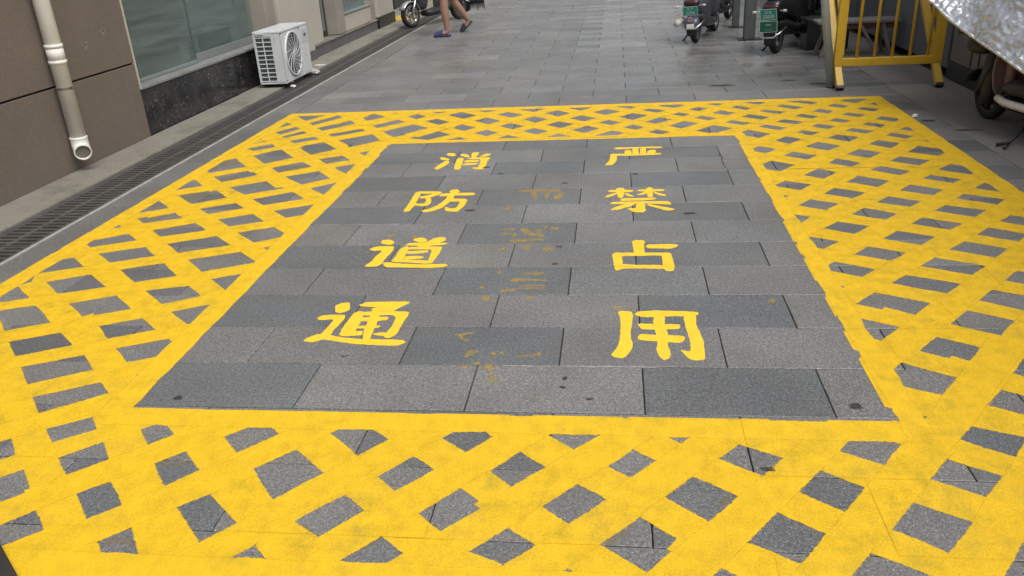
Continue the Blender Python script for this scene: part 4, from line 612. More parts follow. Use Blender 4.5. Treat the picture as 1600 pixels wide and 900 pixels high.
for k in range(-6, 66):
    y0 = ROW0 + k * PITCH; y1 = y0 + PITCH
    off = -1.65 if k % 2 == 0 else -1.36
    n0 = math.floor((XL - off) / LEN) - 1
    x = off + n0 * LEN
    while x < XR:
        a, b = max(x, XL), min(x + LEN, XR)
        ds = -1.65 if k % 2 == 0 else -.78
        dark = abs(((x - ds) / (3 * LEN)) - round((x - ds) / (3 * LEN))) < .05
        x += LEN
        if b - a < .05: continue
        z = rp.uniform(-.0009, .0007)
        tc = tint(dark, a, y0)
        if -4 <= k <= 25:
            o = bpy.data.objects.new("paver", paver_mesh(b - a, PITCH))
            col.objects.link(o); o.parent = pavement
            o.location = ((a + b) / 2, (y0 + y1) / 2, z)
            o.rotation_euler = (rp.uniform(-.0006, .0006), rp.uniform(-.0003, .0003), rp.uniform(-.0012, .0012))
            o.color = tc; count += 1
        else:
            hx, hy = (b - a) / 2 - JO / 2, PITCH / 2 - JO / 2
            cx, cy = (a + b) / 2, (y0 + y1) / 2
            z = rp.uniform(-.003, .003); tl = rp.uniform(-.004, .004)
            vs = []
            for zz, d in ((-.03, 0), (-.0035, 0), (0, .0035)):
                vs += [(cx - hx + d, cy - hy + d, zz + z - tl * hy), (cx + hx - d, cy - hy + d, zz + z - tl * hy), (cx + hx - d, cy + hy - d, zz + z + tl * hy), (cx - hx + d, cy + hy - d, zz + z + tl * hy)]
            fs = [(8, 9, 10, 11)] + [(r + i, r + (i + 1) % 4, r + 4 + (i + 1) % 4, r + 4 + i) for r in (0, 4) for i in range(4)]
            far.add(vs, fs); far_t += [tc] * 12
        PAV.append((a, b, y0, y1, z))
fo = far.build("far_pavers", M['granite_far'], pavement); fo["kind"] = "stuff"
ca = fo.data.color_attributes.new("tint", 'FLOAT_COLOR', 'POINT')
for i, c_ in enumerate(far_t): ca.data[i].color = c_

# border course of long slabs beside the drain
border = tag(empty("border_course"), kind="structure")
y = -.6; k = 0
while y < 17:
    L = 1.0
    o = bpy.data.objects.new("border_slab", paver_mesh(.254, L)); col.objects.link(o); o.parent = border
    z = rp.uniform(-.001, .001)
    o.location = (-2.812 - .127, y + L / 2, z); v = rp.uniform(.9, 1.08); o.color = (.160 * v, .158 * v, .153 * v, .46)
    PAV.append((-3.066, -2.812, y, y + L, z)); y += L
# concrete apron on the right hand side
ap = MB()
N = 60
xs = [2.298, 2.45, 2.65, 2.87]; ys = [-1 + i * .35 for i in range(60)]
vs = [(x, yy, .0 + (0 if x < 2.3 else .003) * noise.noise((x * 3, yy * 2, 0)) ) for yy in ys for x in xs]
fs = [(j * 4 + i, j * 4 + i + 1, j * 4 + i + 5, j * 4 + i + 4) for j in range(59) for i in range(3)]
ap.add(vs, fs)
apron = tag(ap.build("concrete_apron", M['apron'], None, True), kind="structure")

# dark gum spots and oil marks on the stones
def blob(name, x, y, rx, ry, mat, parent, z=.0016, n=14, rag=.25):
    b = MB(); vs = [(x, y, z)]
    for i in range(n):
        a = 2 * math.pi * i / n; q = 1 + random.uniform(-rag, rag)
        vs.append((x + rx * q * math.cos(a), y + ry * q * math.sin(a), z))
    b.add(vs, [(0, i + 1, (i + 1) % n + 1) for i in range(n)])
    return b.build(name, mat, parent)
for x, y, rx, ry in ((-1.50, 2.255, .018, .016), (.742, 2.27, .020, .018), (-.175, 2.42, .010, .012), (-.178, 2.36, .011, .008), (-.085, 2.29, .012, .008), (-.80, 4.22, .030, .014), (-.83, 5.08, .024, .016), (-.72, 4.93, .022, .014),
                     (-.30, 4.70, .022, .012), (.12, 4.86, .020, .018), (.38, 4.12, .040, .016), (-.27, 3.66, .014, .010), (-.275, 3.44, .016, .010), (.42, 1.935, .020, .010), (1.8, 7.55, .09, .03), (1.55, 7.75, .07, .03),
                     (2.36, 5.75, .10, .02), (2.20, 6.05, .05, .03), (.95, 7.62, .12, .05)):
    blob("stain", x, y, rx, ry, M['stain'], pavement)

# ------------------------------------------------------------------ painted markings
OUT = [(-2.935, 1.41), (2.124, 1.41), (2.124, 6.95), (-2.853, 6.95)]
INN = (-1.64, 2.19, .828, 5.763)
def clip_half(poly, nx, ny, d):
    # keep nx*x+ny*y >= d ; verts (x,y,e)
    out = []; m = len(poly)
    for i in range(m):
        a, b = poly[i], poly[(i + 1) % m]
        sa, sb = nx * a[0] + ny * a[1] - d, nx * b[0] + ny * b[1] - d
        if sa >= 0: out.append(a)
        if (sa >= 0) != (sb >= 0):
            t_ = sa / (sa - sb)
            out.append(tuple(a[j] + (b[j] - a[j]) * t_ for j in range(3)))
    return out
def clip_rect(p, x0, x1, y0, y1):
    p = clip_half(p, 1, 0, x0)
    if len(p) > 2: p = clip_half(p, -1, 0, -x1)
    if len(p) > 2: p = clip_half(p, 0, 1, y0)
    if len(p) > 2: p = clip_half(p, 0, -1, -y1)
    return p if len(p) > 2 else []
sl = (OUT[3][0] - OUT[0][0]) / (OUT[3][1] - OUT[0][1])
def left_clip(p):   # slanted outer left edge  x >= OUT0x + sl*(y-1.41)
    return clip_half(p, 1, -sl, OUT[0][0] - sl * OUT[0][1])
RECTS = [(-9, INN[0], OUT[0][1], OUT[3][1]), (INN[2], OUT[1][0], OUT[0][1], OUT[3][1]), (INN[0], INN[2], OUT[0][1], INN[1]), (INN[0], INN[2], INN[3], OUT[3][1])]
def ring_clip(p):
    res = []
    for r in RECTS:
        q = clip_rect(p, *r[:2], *r[2:])
        if q:
            q = left_clip(q)
            if len(q) > 2: res.append(q)
    return res
GRID = {}
for i, (a, b, y0, y1, z) in enumerate(PAV):
    for gx in range(int(math.floor(a / .5)), int(math.floor(b / .5)) + 1):
        for gy in range(int(math.floor(y0 / .5)), int(math.floor(y1 / .5)) + 1):
            GRID.setdefault((gx, gy), set()).add(i)
CHS = [0.0 if random.random() < .7 else .0011 for _ in PAV]
def to_pavers(p):
    xs_ = [v[0] for v in p]; ys_ = [v[1] for v in p]
    ids = set()
    for gx in range(int(math.floor(min(xs_) / .5)), int(math.floor(max(xs_) / .5)) + 1):
        for gy in range(int(math.floor(min(ys_) / .5)), int(math.floor(max(ys_) / .5)) + 1):
            ids |= GRID.get((gx, gy), set())
    for i in ids:
        a, b, y0, y1, z = PAV[i]
        h = CHS[i]; q = clip_rect(p, a + h, b - h, y0 + h, y1 - h)
        if len(q) > 2: yield q, z
def paint_mesh(name, polys, lift, mat, parent, joints=True):
    vs, fs, es = [], [], []
    for p in polys:
        for q, z in to_pavers(p):
            n = len(vs); vs += [(v[0], v[1], z + lift) for v in q]; es += [v[2] for v in q]; fs.append(tuple(range(n, n + len(q))))
        if joints:
            n = len(vs); vs += [(v[0], v[1], -.0005 + lift * .1) for v in p]; es += [v[2] for v in p]; fs.append(tuple(range(n, n + len(p))))
    me = bpy.data.meshes.new(name); me.from_pydata(vs, [], fs); me.materials.append(mat)
    at = me.attributes.new("edge", 'FLOAT', 'POINT'); at.data.foreach_set("value", es)
    o = bpy.data.objects.new(name, me); col.objects.link(o); o.parent = parent
    if me.polygons and me.polygons[0].normal.z < 0: me.flip_normals()
    return o
def resample(sec, step=.05, jit=.0035):
    # sec: list of (ax,ay,bx,by) -> denser list with wavering edges
    out = []; s0 = random.uniform(0, 99)
    acc = 0
    for i in range(len(sec) - 1):
        p, q = sec[i], sec[i + 1]
        L = math.hypot(q[0] - p[0], q[1] - p[1]); n = max(1, int(L / step))
        for k in range(n):
            t_ = k / n; out.append([p[j] + (q[j] - p[j]) * t_ for j in range(4)])
    out.append(list(sec[-1]))
    for i, s in enumerate(out):
        d = Vector((s[2] - s[0], s[3] - s[1])).normalized()
        ja = jit * (noise.noise((i * .31, s0, 0)) * 1.6 + random.uniform(-.5, .5)); jb = jit * (noise.noise((i * .31, s0, 7)) * 1.6 + random.uniform(-.5, .5))
        s[0] += d.x * ja; s[1] += d.y * ja; s[2] += d.x * jb; s[3] += d.y * jb
    return out
def strip_polys(sec, clip=True):
    res = []
    for i in range(len(sec) - 1):
        p, q = sec[i], sec[i + 1]
        w = math.hypot(p[2] - p[0], p[3] - p[1]) / 2; w2 = math.hypot(q[2] - q[0], q[3] - q[1]) / 2
        pm = ((p[0] + p[2]) / 2, (p[1] + p[3]) / 2, w); qm = ((q[0] + q[2]) / 2, (q[1] + q[3]) / 2, w2)
        for quad in (((p[0], p[1], 0.), (q[0], q[1], 0.), qm, pm), (pm, qm, (q[2], q[3], 0.), (p[2], p[3], 0.))):
            quad = list(quad)
            res += ring_clip(quad) if clip else [quad]
    return res
marking = tag(empty("road_marking", (0, 0, 0)), "yellow cross-hatched keep-clear frame painted on the paving", "road marking")
idx = 0
for fam in "PQ":
    for sec in STRIPES[fam]:
        polys = strip_polys(resample(sec))
        if not polys: continue
        paint_mesh("stripe", polys, (.0005 if fam == "P" else .00057) + idx * 3e-7, M['yellow'], marking); idx += 1
def line_strip(a, b, w0, w1, side):
    # a->b is the outer edge; width grows to the given side (+1 left of travel)
    a, b = Vector(a), Vector(b); d = (b - a).normalized(); n = Vector((-d.y, d.x)) * side
    return [(a.x, a.y, a.x + n.x * w0, a.y + n.y * w0), (b.x, b.y, b.x + n.x * w1, b.y + n.y * w1)]
for i, (a, b, w0, w1, s_) in enumerate((
        (OUT[0], OUT[1], .105, .105, 1), (OUT[1], OUT[2], .12, .11, 1), (OUT[2], OUT[3], .095, .11, 1), (OUT[3], OUT[0], .10, .13, 1),
        ((INN[0] - .05, INN[1] + .004), (INN[2] + .05, INN[1] - .006), .105, .105, -1), ((INN[2] + .012, INN[1] - .06), (INN[2] - .006, INN[3] + .05), .085, .075, -1),
        ((INN[2] + .06, INN[3]), (INN[0] - .10, INN[3]), .10, .08, -1), ((INN[0] - .012, INN[3] + .05), (INN[0] + .012, INN[1] - .045), .105, .11, -1))):
    sec = resample(line_strip(a, b, w0, w1, s_), .04, .006 if i == 5 else .0035)
    paint_mesh("border_line", strip_polys(sec, False), .00068 + i * 4e-6, M['yellow_border'], marking)

def roughen(poly, step=.012, jit=.0016, rounds=1):
    p = [Vector(q) for q in poly]
    for _ in range(rounds):
        n = []
        for i in range(len(p)):
            a, b = p[i], p[(i + 1) % len(p)]
            n += [a * .85 + b * .15, a * .15 + b * .85]
        p = n
    out = []
    for i in range(len(p)):
        a, b = p[i], p[(i + 1) % len(p)]
        k = max(1, int((b - a).length / step))
        for j in range(k):
            q = a.lerp(b, j / k); out.append((q.x + random.uniform(-jit, jit), q.y + random.uniform(-jit, jit)))
    return out
def stroke_polys(poly, e=.03, **kw):
    r = roughen(poly, **kw)
    tris = tessellate_polygon([[Vector((x, y, 0)) for x, y in r]])
    return [[(r[i][0], r[i][1], e) for i in t_] for t_ in tris]
def fix_ccw(polys):
    out = []
    for p in polys:
        a = sum(p[i][0] * p[(i + 1) % 3][1] - p[(i + 1) % 3][0] * p[i][1] for i in range(3))
        out.append(p if a > 0 else p[::-1])
    return out
CHARS = (('xiao', "yellow painted character 消, farthest of the left column"), ('fang', "yellow painted character 防, second from the back in the left column"),
         ('dao', "yellow painted character 道, third from the back in the left column"), ('tong', "yellow painted character 通, nearest of the left column"),
         ('yan', "yellow painted character 严, farthest of the right column"), ('jin', "yellow painted character 禁, second from the back in the right column"),
         ('zhan', "yellow painted character 占, third from the back in the right column"), ('yong', "yellow painted character 用, nearest of the right column"))
for key, lab in CHARS:
    ctr = STROKES[key][0][0]
    e_ = tag(empty("painted_character", (0, 0, 0)), lab, "lettering", "fire lane warning painted in the box")
    for i, p in enumerate(STROKES[key]):
        paint_mesh("stroke", fix_ccw(stroke_polys(p)), .0005 + i * 2e-5, M['yellow_letter'], e_)
OLDS = (('old0', "faded remains of an earlier painted character, farthest of the worn middle column"), ('old1', "faded remains of an earlier painted character, second from the back in the worn middle column"),
        ('old2', "faded striped remains of an earlier painted character, third in the worn middle column"), ('old3', "scattered flecks of an earlier painted character, nearest of the worn middle column"))
for key, lab in OLDS:
    e_ = tag(empty("faded_character", (0, 0, 0)), lab, "lettering", "worn-off lettering down the middle of the box")
    for i, p in enumerate(STROKES[key]):
        paint_mesh("stroke", fix_ccw(stroke_polys(p, jit=.004)), .0006 + i * 2e-5, M['yellow_old'], e_, False)
for key in ('tan', 'tan2', 'tan3', 'tan4'):
    for i, p in enumerate(STROKES[key]):
        paint_mesh("old_paint_patch", fix_ccw(stroke_polys(p, jit=.008)), .0004 + i * 3e-6, M['tan_old'], marking, False)
# splashes of paint beside the lettering
for x, y in ((-.0, 2.98), (-1.15, 3.83), (-1.02, 3.81), (.62, 3.05)):
    p = [(x + .018 * random.uniform(.6, 1.3) * math.cos(a), y + .022 * random.uniform(.6, 1.3) * math.sin(a)) for a in (0, .8, 1.6, 2.4, 3.2, 4, 4.8, 5.6)]
    paint_mesh("paint_splash", fix_ccw(stroke_polys(p)), .0009, M['yellow_old'], marking, False)

# ------------------------------------------------------------------ drain: trench lining, kerb lips and slotted grates
drain = tag(empty("drain_channel"), "long slotted drain running beside the shopfronts", kind="structure")
l = MB(); l.b2((-3.425, -1, -.02), (-3.408, 17, .0015)); l.build("edge_lip", M['grate'], drain)
l = MB(); l.b2((-3.094, -1, -.02), (-3.070, 17, .003)); l.build("edge_lip", M['lip'], drain)
GL = .53
gm = MB()
x0, x1 = -.157, .157
for x in ((x0, x0 + .028), (-.014, .014), (x1 - .028, x1)): gm.b2((x[0], 0, -.03), (x[1], GL - .004, 0))
ns = 10; pit = (GL - .004) / ns
for s_ in range(ns + 1):
    yc = s_ * pit; wbar = .022 if 0 < s_ < ns else .03
    ya, yb = max(0, yc - wbar / 2), min(GL - .004, yc + wbar / 2)
    for xa, xb in ((x0 + .028, -.014), (.014, x1 - .028)): gm.b2((xa, ya, -.028), (xb, yb, -.0012))
go = gm.build("grate", M['grate'], drain)
yy = -.5; first = True
while yy < 16.5:
    o = go if first else go.copy()
    if not first: col.objects.link(o)
    first = False
    o.location = (-3.251 + random.uniform(-.003, .003), yy, random.uniform(-.004, .001)); o.rotation_euler = (0, 0, random.uniform(-.004, .004))
    yy += GL
# kerb ledge along the shopfront
kerb = tag(empty("kerb"), kind="structure")
yy = 0.3
while yy < 14.2:
    L = random.choice((1.1, 1.3, 1.5)); L = min(L, 14.25 - yy)
    b = MB().b2((-3.758, yy + .003, -.009), (-3.426, yy + L - .003, .012 + random.uniform(0, .005)))
    b.build("kerb_slab", M['ledge'], kerb, bevel=.006); yy += L

# pale mortar smears along a few joints and hairline cracks in the slabs
def smear(name, x0, x1, y, w, mat):
    pts_ = []; n = max(4, int((x1 - x0) / .03))
    top = [(x0 + (x1 - x0) * i / n, y + w * random.uniform(.2, 1.0)) for i in range(n + 1)]
    bot = [(x0 + (x1 - x0) * i / n, y - w * random.uniform(.0, .5)) for i in range(n + 1)]
    polys = [[(*bot[i], .006), (*bot[i + 1], .006), (*top[i + 1], .006), (*top[i], .006)] for i in range(n)]
    paint_mesh(name, polys, .0007, mat, pavement, True)
for x0, x1, y, w in ((-1.62, -1.07, 4.008, .010), (.36, .60, 4.306, .008), (-.45, -.1, 5.772, .012), (-.06, .22, 5.79, .010), (-.50, -.05, 7.304, .012), (.05, .60, 7.60, .012), (-1.5, -1.1, 8.5, .014), (-.9, -.3, 8.81, .016), (-.35, .2, 9.4, .016), (.2, .8, 9.11, .014), (-.9, -.4, 10.9, .02), (.1, .7, 10.3, .018), (-.4, .15, 2.502, .006), (-1.75, -1.3, 9.7, .014)):
    smear("mortar_smear", x0, x1, y, w, M['chalk'])
def crack(pts_, w=.0035):
    b = MB(); L = []
    for i in range(len(pts_) - 1):
        a, c = Vector(pts_[i]), Vector(pts_[i + 1])
        for k in range(5): L.append(a.lerp(c, k / 5) + Vector((random.uniform(-.006, .006), random.uniform(-.006, .006))))
    L.append(Vector(pts_[-1]))
    for i, p in enumerate(L):
        d = (L[min(i + 1, len(L) - 1)] - L[max(0, i - 1)]).normalized(); q = Vector((-d.y, d.x)) * w * random.uniform(.3, 1.1)
        b.v += [(p.x + q.x, p.y + q.y, .0013), (p.x - q.x, p.y - q.y, .0013)]
    b.f = [(2 * i, 2 * i + 1, 2 * i + 3, 2 * i + 2) for i in range(len(L) - 1)]
    b.build("crack", M['dirt'], pavement)
crack([(.665, 5.33), (.67, 5.21), (.66, 5.05), (.675, 4.91)]); crack([(-.62, 6.93), (-.66, 6.83), (-.645, 6.76)], .004); crack([(-1.36, 6.1), (-1.30, 6.22), (-1.24, 6.26)], .004); crack([(-2.62, 5.98), (-2.56, 6.03), (-2.50, 6.02)], .004)
# ------------------------------------------------------------------ left building: shopfront along X = -3.76
WX = -3.76
shop = tag(empty("shop_building", (WX, 0, 0)), "shop building with brown rendered wall, tinted window over black marble and cream piers", "building")
shop_parts = []
def part(name, mb, mat, bevel=0, parent=None, sub=0, smooth=False):
    o = mb.build(name, mat, None, smooth, bevel, sub)
    o.parent = parent or shop
    o.matrix_parent_inverse = Matrix.Translation((-WX, 0, 0)) if (parent or shop) is shop else Matrix()
    return o
def fx(x0, x1, y0, y1, z0, z1): return MB().b2((x0, y0, z0), (x1, y1, z1))
# brown rendered panels with open grooves
part("wall_core", fx(WX - .30, WX - .022, -3.0, 6.19, 0, 3.4), M['interior'])
for zi, (z0, z1) in enumerate(((0, .583), (.597, 1.185), (1.199, 1.787), (1.801, 2.6), (2.615, 3.4))):
    for ya, yb in ((-3.0, .9), (.914, 4.2), (4.2, 6.19)) if zi != 9 else ():
        part("wall_panel", fx(WX - .022, WX, ya, yb if yb == 6.19 else yb - .0, z0, z1), M['stucco'], .003)
# chips in the render
for y, z in ((5.88, .865), (5.63, .80)):
    b = MB(); b.add([(WX + .0015, y - .045, z + .016), (WX + .0015, y + .04, z + .026), (WX + .0015, y + .008, z - .032)], [(0, 1, 2)])
    part("render_chip", b, M['ledge'])
    b = MB(); b.add([(WX + .003, y - .022, z + .010), (WX + .003, y + .024, z + .016), (WX + .003, y + .002, z + .002)], [(0, 1, 2)])
    part("chip_hole", b, M['skirt'])
# pale metal edge between render and window
part("corner_trim", fx(WX - .02, WX + .006, 6.192, 6.21, .385, 3.4), M['cream'], .002)
# shop window: marble base, sloped sill, blinds, two panes
part("marble_base", fx(WX - .30, WX - .012, 6.212, 8.93, 0, .372), M['marble'], .004)
part("window_sill", fx(WX - .30, WX + .004, 6.212, 8.93, .376, .398), M['sillstone'], .004)
part("bottom_rail", fx(WX - .20, WX - .165, 7.46, 8.91, .40, .47), M['alu'], .004)
part("bottom_rail", fx(WX - .165, WX - .125, 6.214, 7.45, .40, .428), M['alu'], .004)
part("mullion", fx(WX - .17, WX - .135, 7.45, 7.459, .43, 2.6), M['glassedge'], .001)
part("window_pane", fx(WX - .150, WX - .142, 6.214, 7.449, .429, 2.6), M['glass'])
part("window_pane", fx(WX - .186, WX - .178, 7.46, 8.91, .471, 2.6), M['glass'])
part("glazing_bar", fx(WX - .166, WX - .153, 6.214, 7.44, .795, .81), M['alu'])
part("glazing_bar", fx(WX - .20, WX - .189, 7.47, 8.9, .575, .586), M['alu'])
for ya, yb in ((6.23, 7.43), (7.48, 8.06), (8.45, 8.9)):
    b = MB(); z = .47
    while z < 2.55:
        b.box((WX - .225, (ya + yb) / 2, z), (.045, yb - ya, .003), Matrix.Rotation(R(38 + random.uniform(-6, 6)), 3, 'Y')); z += .046
    o = part("blind", b, M['blind'])
part("back_wall", fx(WX - .60, WX - .56, 6.2, 8.93, .0, 3.4), M['interior'])
part("interior_floor", fx(WX - .56, WX - .165, 6.214, 8.93, .34, .368), M['interior'])
part("interior_curtain", fx(WX - .30, WX - .28, 8.33, 8.9, .40, 2.6), M['rpanel'])
part("lintel", fx(WX - .30, WX - .002, 6.212, 8.93, 2.6, 3.4), M['cream'], .005)
# cream pier, door recess, low window, end pier
part("pier", fx(WX - .30, WX - .012, 8.935, 9.20, 0.12, 3.4), M['cream_dark'], .006)
part("pier", fx(WX - .30, WX + .035, 9.203, 10.18, .122, 3.4), M['cream'], .008)
part("pier_base", fx(WX - .30, WX + .047, 8.95, 10.19, 0, .12), M['slate'], .004)
part("wall_strip", fx(WX - .30, WX - .005, 10.20, 10.66, .165, 3.4), M['cream'], .006)
part("door_frame", fx(WX - .16, WX - .10, 10.664, 10.72, .175, 2.3), M['reddish'], .004)
part("door_leaf", fx(WX - .20, WX - .165, 10.72, 11.30, .175, 2.3), M['interior'], .004)
part("door_glass", fx(WX - .163, WX - .157, 10.78, 11.2, .24, 2.1), M['glass'])
part("door_head", fx(WX - .30, WX - .006, 10.664, 11.30, 2.302, 3.4), M['cream'], .006)
part("pier", fx(WX - .30, WX - .002, 11.304, 11.62, .17, 3.4), M['cream_dark'], .006)
part("wall_under_window", fx(WX - .30, WX - .008, 11.624, 12.95, .17, .395), M['cream'], .005)
part("window_sill", fx(WX - .26, WX + .004, 11.624, 12.95, .397, .412), M['alu'], .003)
part("window_pane", fx(WX - .10, WX - .092, 11.626, 12.95, .413, 2.6), M['glass'])
part("interior_curtain", fx(WX - .26, WX - .24, 11.63, 12.95, .413, 2.6), M['blind'])
part("lintel", fx(WX - .30, WX - .004, 11.624, 12.95, 2.602, 3.4), M['cream'], .005)
part("pier", fx(WX - .30, WX - .03, 12.954, 13.28, .08, 3.4), M['cream_dark'], .006)
part("pier", fx(WX - .30, WX + .012, 13.284, 14.28, .182, 3.4), M['cream'], .008)
part("pier_base", fx(WX - .30, WX + .024, 13.27, 14.31, 0, .18), M['skirt'], .004)
part("door_step", fx(WX - .20, WX + .012, 10.20, 13.265, .142, .163), M['ledge'], .005)
y = 10.205
while y < 13.2:
    yb = min(y + .38, 13.262)
    part("skirting_tile", fx(WX - .05, WX - .001, y, yb - .004, 0, .140), M['slate'], .003); y = yb
# upper storey box and body
part("roof_slab", fx(WX - 6, WX + .15, -3.0, 14.29, 3.42, 3.7), M['cream'])
part("end_wall", fx(WX - 6, WX - .31, 13.9, 14.28, 0, 3.4), M['cream'])

# second building further along on the left, only its plinth in view
b2 = tag(empty("far_building", (-4.3, 19, 0)), "far building on the left beyond the gap, its dark plinth just in view", "building")
o = MB().b2((-9, 16.8, .30), (-4.4, 34, 6)).build("wall", M['cream'], None); o.parent = b2; o.matrix_parent_inverse = Matrix.Translation((4.3, -19, 0))
o = MB().b2((-9, 16.76, 0), (-4.37, 34, .298)).build("plinth", M['skirt'], None); o.parent = b2; o.matrix_parent_inverse = Matrix.Translation((4.3, -19, 0))
tp = MB()
for i in range(5):
    for j in range(4): tp.b2((-4.16 + j * .16, 14.6 + i * .16, -.009), (-4.16 + j * .16 + .15, 14.6 + i * .16 + .15, .006))
tag(tp.build("tactile_paving", M['yellow_far'], None, bevel=.004), kind="structure")
lp = MB().b2((-9, 14.32, -.009), (-3.43, 30, -.002)); tag(lp.build("side_path", M['ledge']), kind="structure")

# downpipe on the render
pipe = tag(empty("downpipe", (-3.69, 5.19, 0)), "white plastic downpipe with open elbow on the brown wall", "pipe")
px_, py_ = 0, 0
b = MB().tube([(0, 0, .245), (0, 0, 1.6), (0, 0, 3.3)], .052, 22); b.build("pipe", M['pipe'], pipe, True)
for z0, z1 in ((.845, .868), (.742, .765), (.232, .250)):
    b = MB().lathe([(.050, z0), (.057, z0), (.058, (z0 + z1) / 2), (.057, z1), (.050, z1)], (0, 0, 0), 'Z', 22); b.build("collar", M['pipe'], pipe, True)
b = MB().lathe([(.050, .757), (.0545, .757), (.0545, .853), (.050, .853)], (0, 0, 0), 'Z', 22); b.build("coupling", M['pipe'], pipe, True)
# elbow turning out to the alley, open end
path = [Vector((0, 0, .24))]
for i in range(7):
    a = R(90) * i / 6 * .92
    k_ = .06 - .06 * math.cos(a); path.append(Vector((k_ * .62, -k_ * .78, .215 - .06 * math.sin(a))))
rings = []
def ring(p, d, r, n=22):
    u = d.orthogonal().normalized(); u = Vector((0, 1, 0)) - d * d.y; u.normalize(); w = d.cross(u)
    return [p + (u * math.cos(2 * math.pi * k / n) + w * math.sin(2 * math.pi * k / n)) * r for k in range(n)]
eb = MB()
outer, inner = [], []
for i, p in enumerate(path):
    d = (path[min(i + 1, len(path) - 1)] - path[max(0, i - 1)]).normalized()
    outer.append(ring(p, d, .057)); inner.append(ring(p, d, .049))
dl = (path[-1] - path[-2]).normalized()
outer += [ring(path[-1] + dl * .02, dl, .058)]; inner += [ring(path[-1] + dl * .02, dl, .049)]
eb.skin(outer + inner[::-1], cap=False); eb.build("elbow", M['pipe'], pipe, True)
b = MB().tube([path[-1] + dl * .0, path[-1] + dl * .004], .0488, 22); b.build("elbow_sediment", M['ledge'], pipe)
b = MB().lathe([(.0525, .575), (.056, .575), (.056, .59), (.0525, .59)], (0, 0, 0), 'Z', 22); b.box((.056, -.012, .5825), (.014, .008, .02)); b.box((-.04, .05, .5825), (.07, .012, .012)); b.build("clamp", M['clamp'], pipe)

# ------------------------------------------------------------------ right hand wall
rw = tag(empty("side_wall", (2.87, 7, 0)), "taupe wall with black skirting and blue-grey door panels along the right side", "wall")
def rpart(name, a, b_, mat, bev=.004):
    o = MB().b2(a, b_).build(name, mat, None, bevel=bev); o.parent = rw; o.matrix_parent_inverse = Matrix.Translation((-2.87, -7, 0)); return o
rpart("wall_face", (2.87, -2, .15), (3.3, 7.62, 2.35), M['rwall'])
rpart("skirting", (2.855, -2, 0), (3.3, 7.63, .148), M['skirt'])
for i in range(9):
    y = 7.64 + i * 1.02
    rpart("door_panel", (2.90, y, .06), (3.0, y + 1.0, 2.1), M['rpanel'])
    rpart("panel_bead", (2.888, y + .08, .12), (2.899, y + .10, 2.0), M['rpanel'], .002)
rpart("panel_backing", (3.01, 7.62, 0), (3.3, 17, 2.35), M['skirt'])
rpart("head_beam", (2.88, 7.63, 2.12), (3.0, 17, 2.35), M['rwall'])
rpart("wall_seam", (2.862, 7.02, .17), (2.869, 7.035, 2.3), M['skirt'], 0)
rpart("wall_seam", (2.862, 7.18, .17), (2.869, 7.19, 2.3), M['skirt'], 0)
rpart("roof_slab", (2.9, -2, 2.36), (8, 17, 2.5), M['rwall'])
# ------------------------------------------------------------------ air conditioner outdoor unit standing at the kerb
ac = tag(empty("air_conditioner", (-3.50, 8.2, 0)), "white air conditioner outdoor unit standing on the kerb by the marble base", "air conditioner")
# local: x towards alley (front at +.14), y along alley 0..0.79, z .06...575
ACW, ACL, Z0, Z1 = .14, .79, .065, .575
b = MB().b2((-ACW, .012, Z0), (ACW - .012, ACL, Z1 - .02)); b.build("inner_body", M['acdark'], ac)
b = MB(); b.b2((-ACW - .004, -.004, Z1 - .025), (ACW + .004, ACL + .004, Z1)); b.build("top_cover", M['acwhite'], ac, bevel=.006)
for i in range(5):
    b = MB().b2((-ACW + .03 + i * .05, .03, Z1), (-ACW + .045 + i * .05, ACL - .03, Z1 + .003)); b.build("top_rib", M['acwhite'], ac, bevel=.001)
b = MB().b2((-ACW, -.002, Z0 - .012), (ACW, ACL, Z0 + .006)); b.build("base_pan", M['acwhite'], ac, bevel=.003)
# end face towards the street corner: frame with two columns of openings over the fins
b = MB().b2((-ACW + .02, .003, Z0 + .01), (ACW - .05, .010, Z1 - .03)); b.build("fins", M['fin'], ac)
fr = MB()
zt, zb = Z1 - .028, Z0 + .006
fr.b2((-ACW, -.006, zb), (-ACW + .022, .012, zt)); fr.b2((.045, -.006, zb), (ACW, .012, zt)); fr.b2((-.046, -.004, zb), (-.036, .011, zt))
nr = 10; ph = (zt - zb - .045) / nr
for i in range(nr + 1):
    zz = zb + .012 + i * ph
    fr.b2((-ACW + .020, -.005, zz - .0045), (.046, .0095, zz + .0045))
fr.b2((-ACW + .02, -.0055, zt - .022), (.046, .0115, zt + .001))
fr.build("side_grille", M['acwhite'], ac, bevel=.0015)
b = MB().b2((-.115, -.014, zt - .006), (-.02, -.006, zt + .012)); b.build("carry_handle", M['acgrey'], ac, bevel=.004)
for z in (Z1 - .07, Z1 - .10, Z0 + .03): MB().lathe([(.0, -.008), (.005, -.008), (.005, -.005), (.0, -.005)], (.085, 0, z), 'Y', 8).build("screw", M['clamp'], ac)
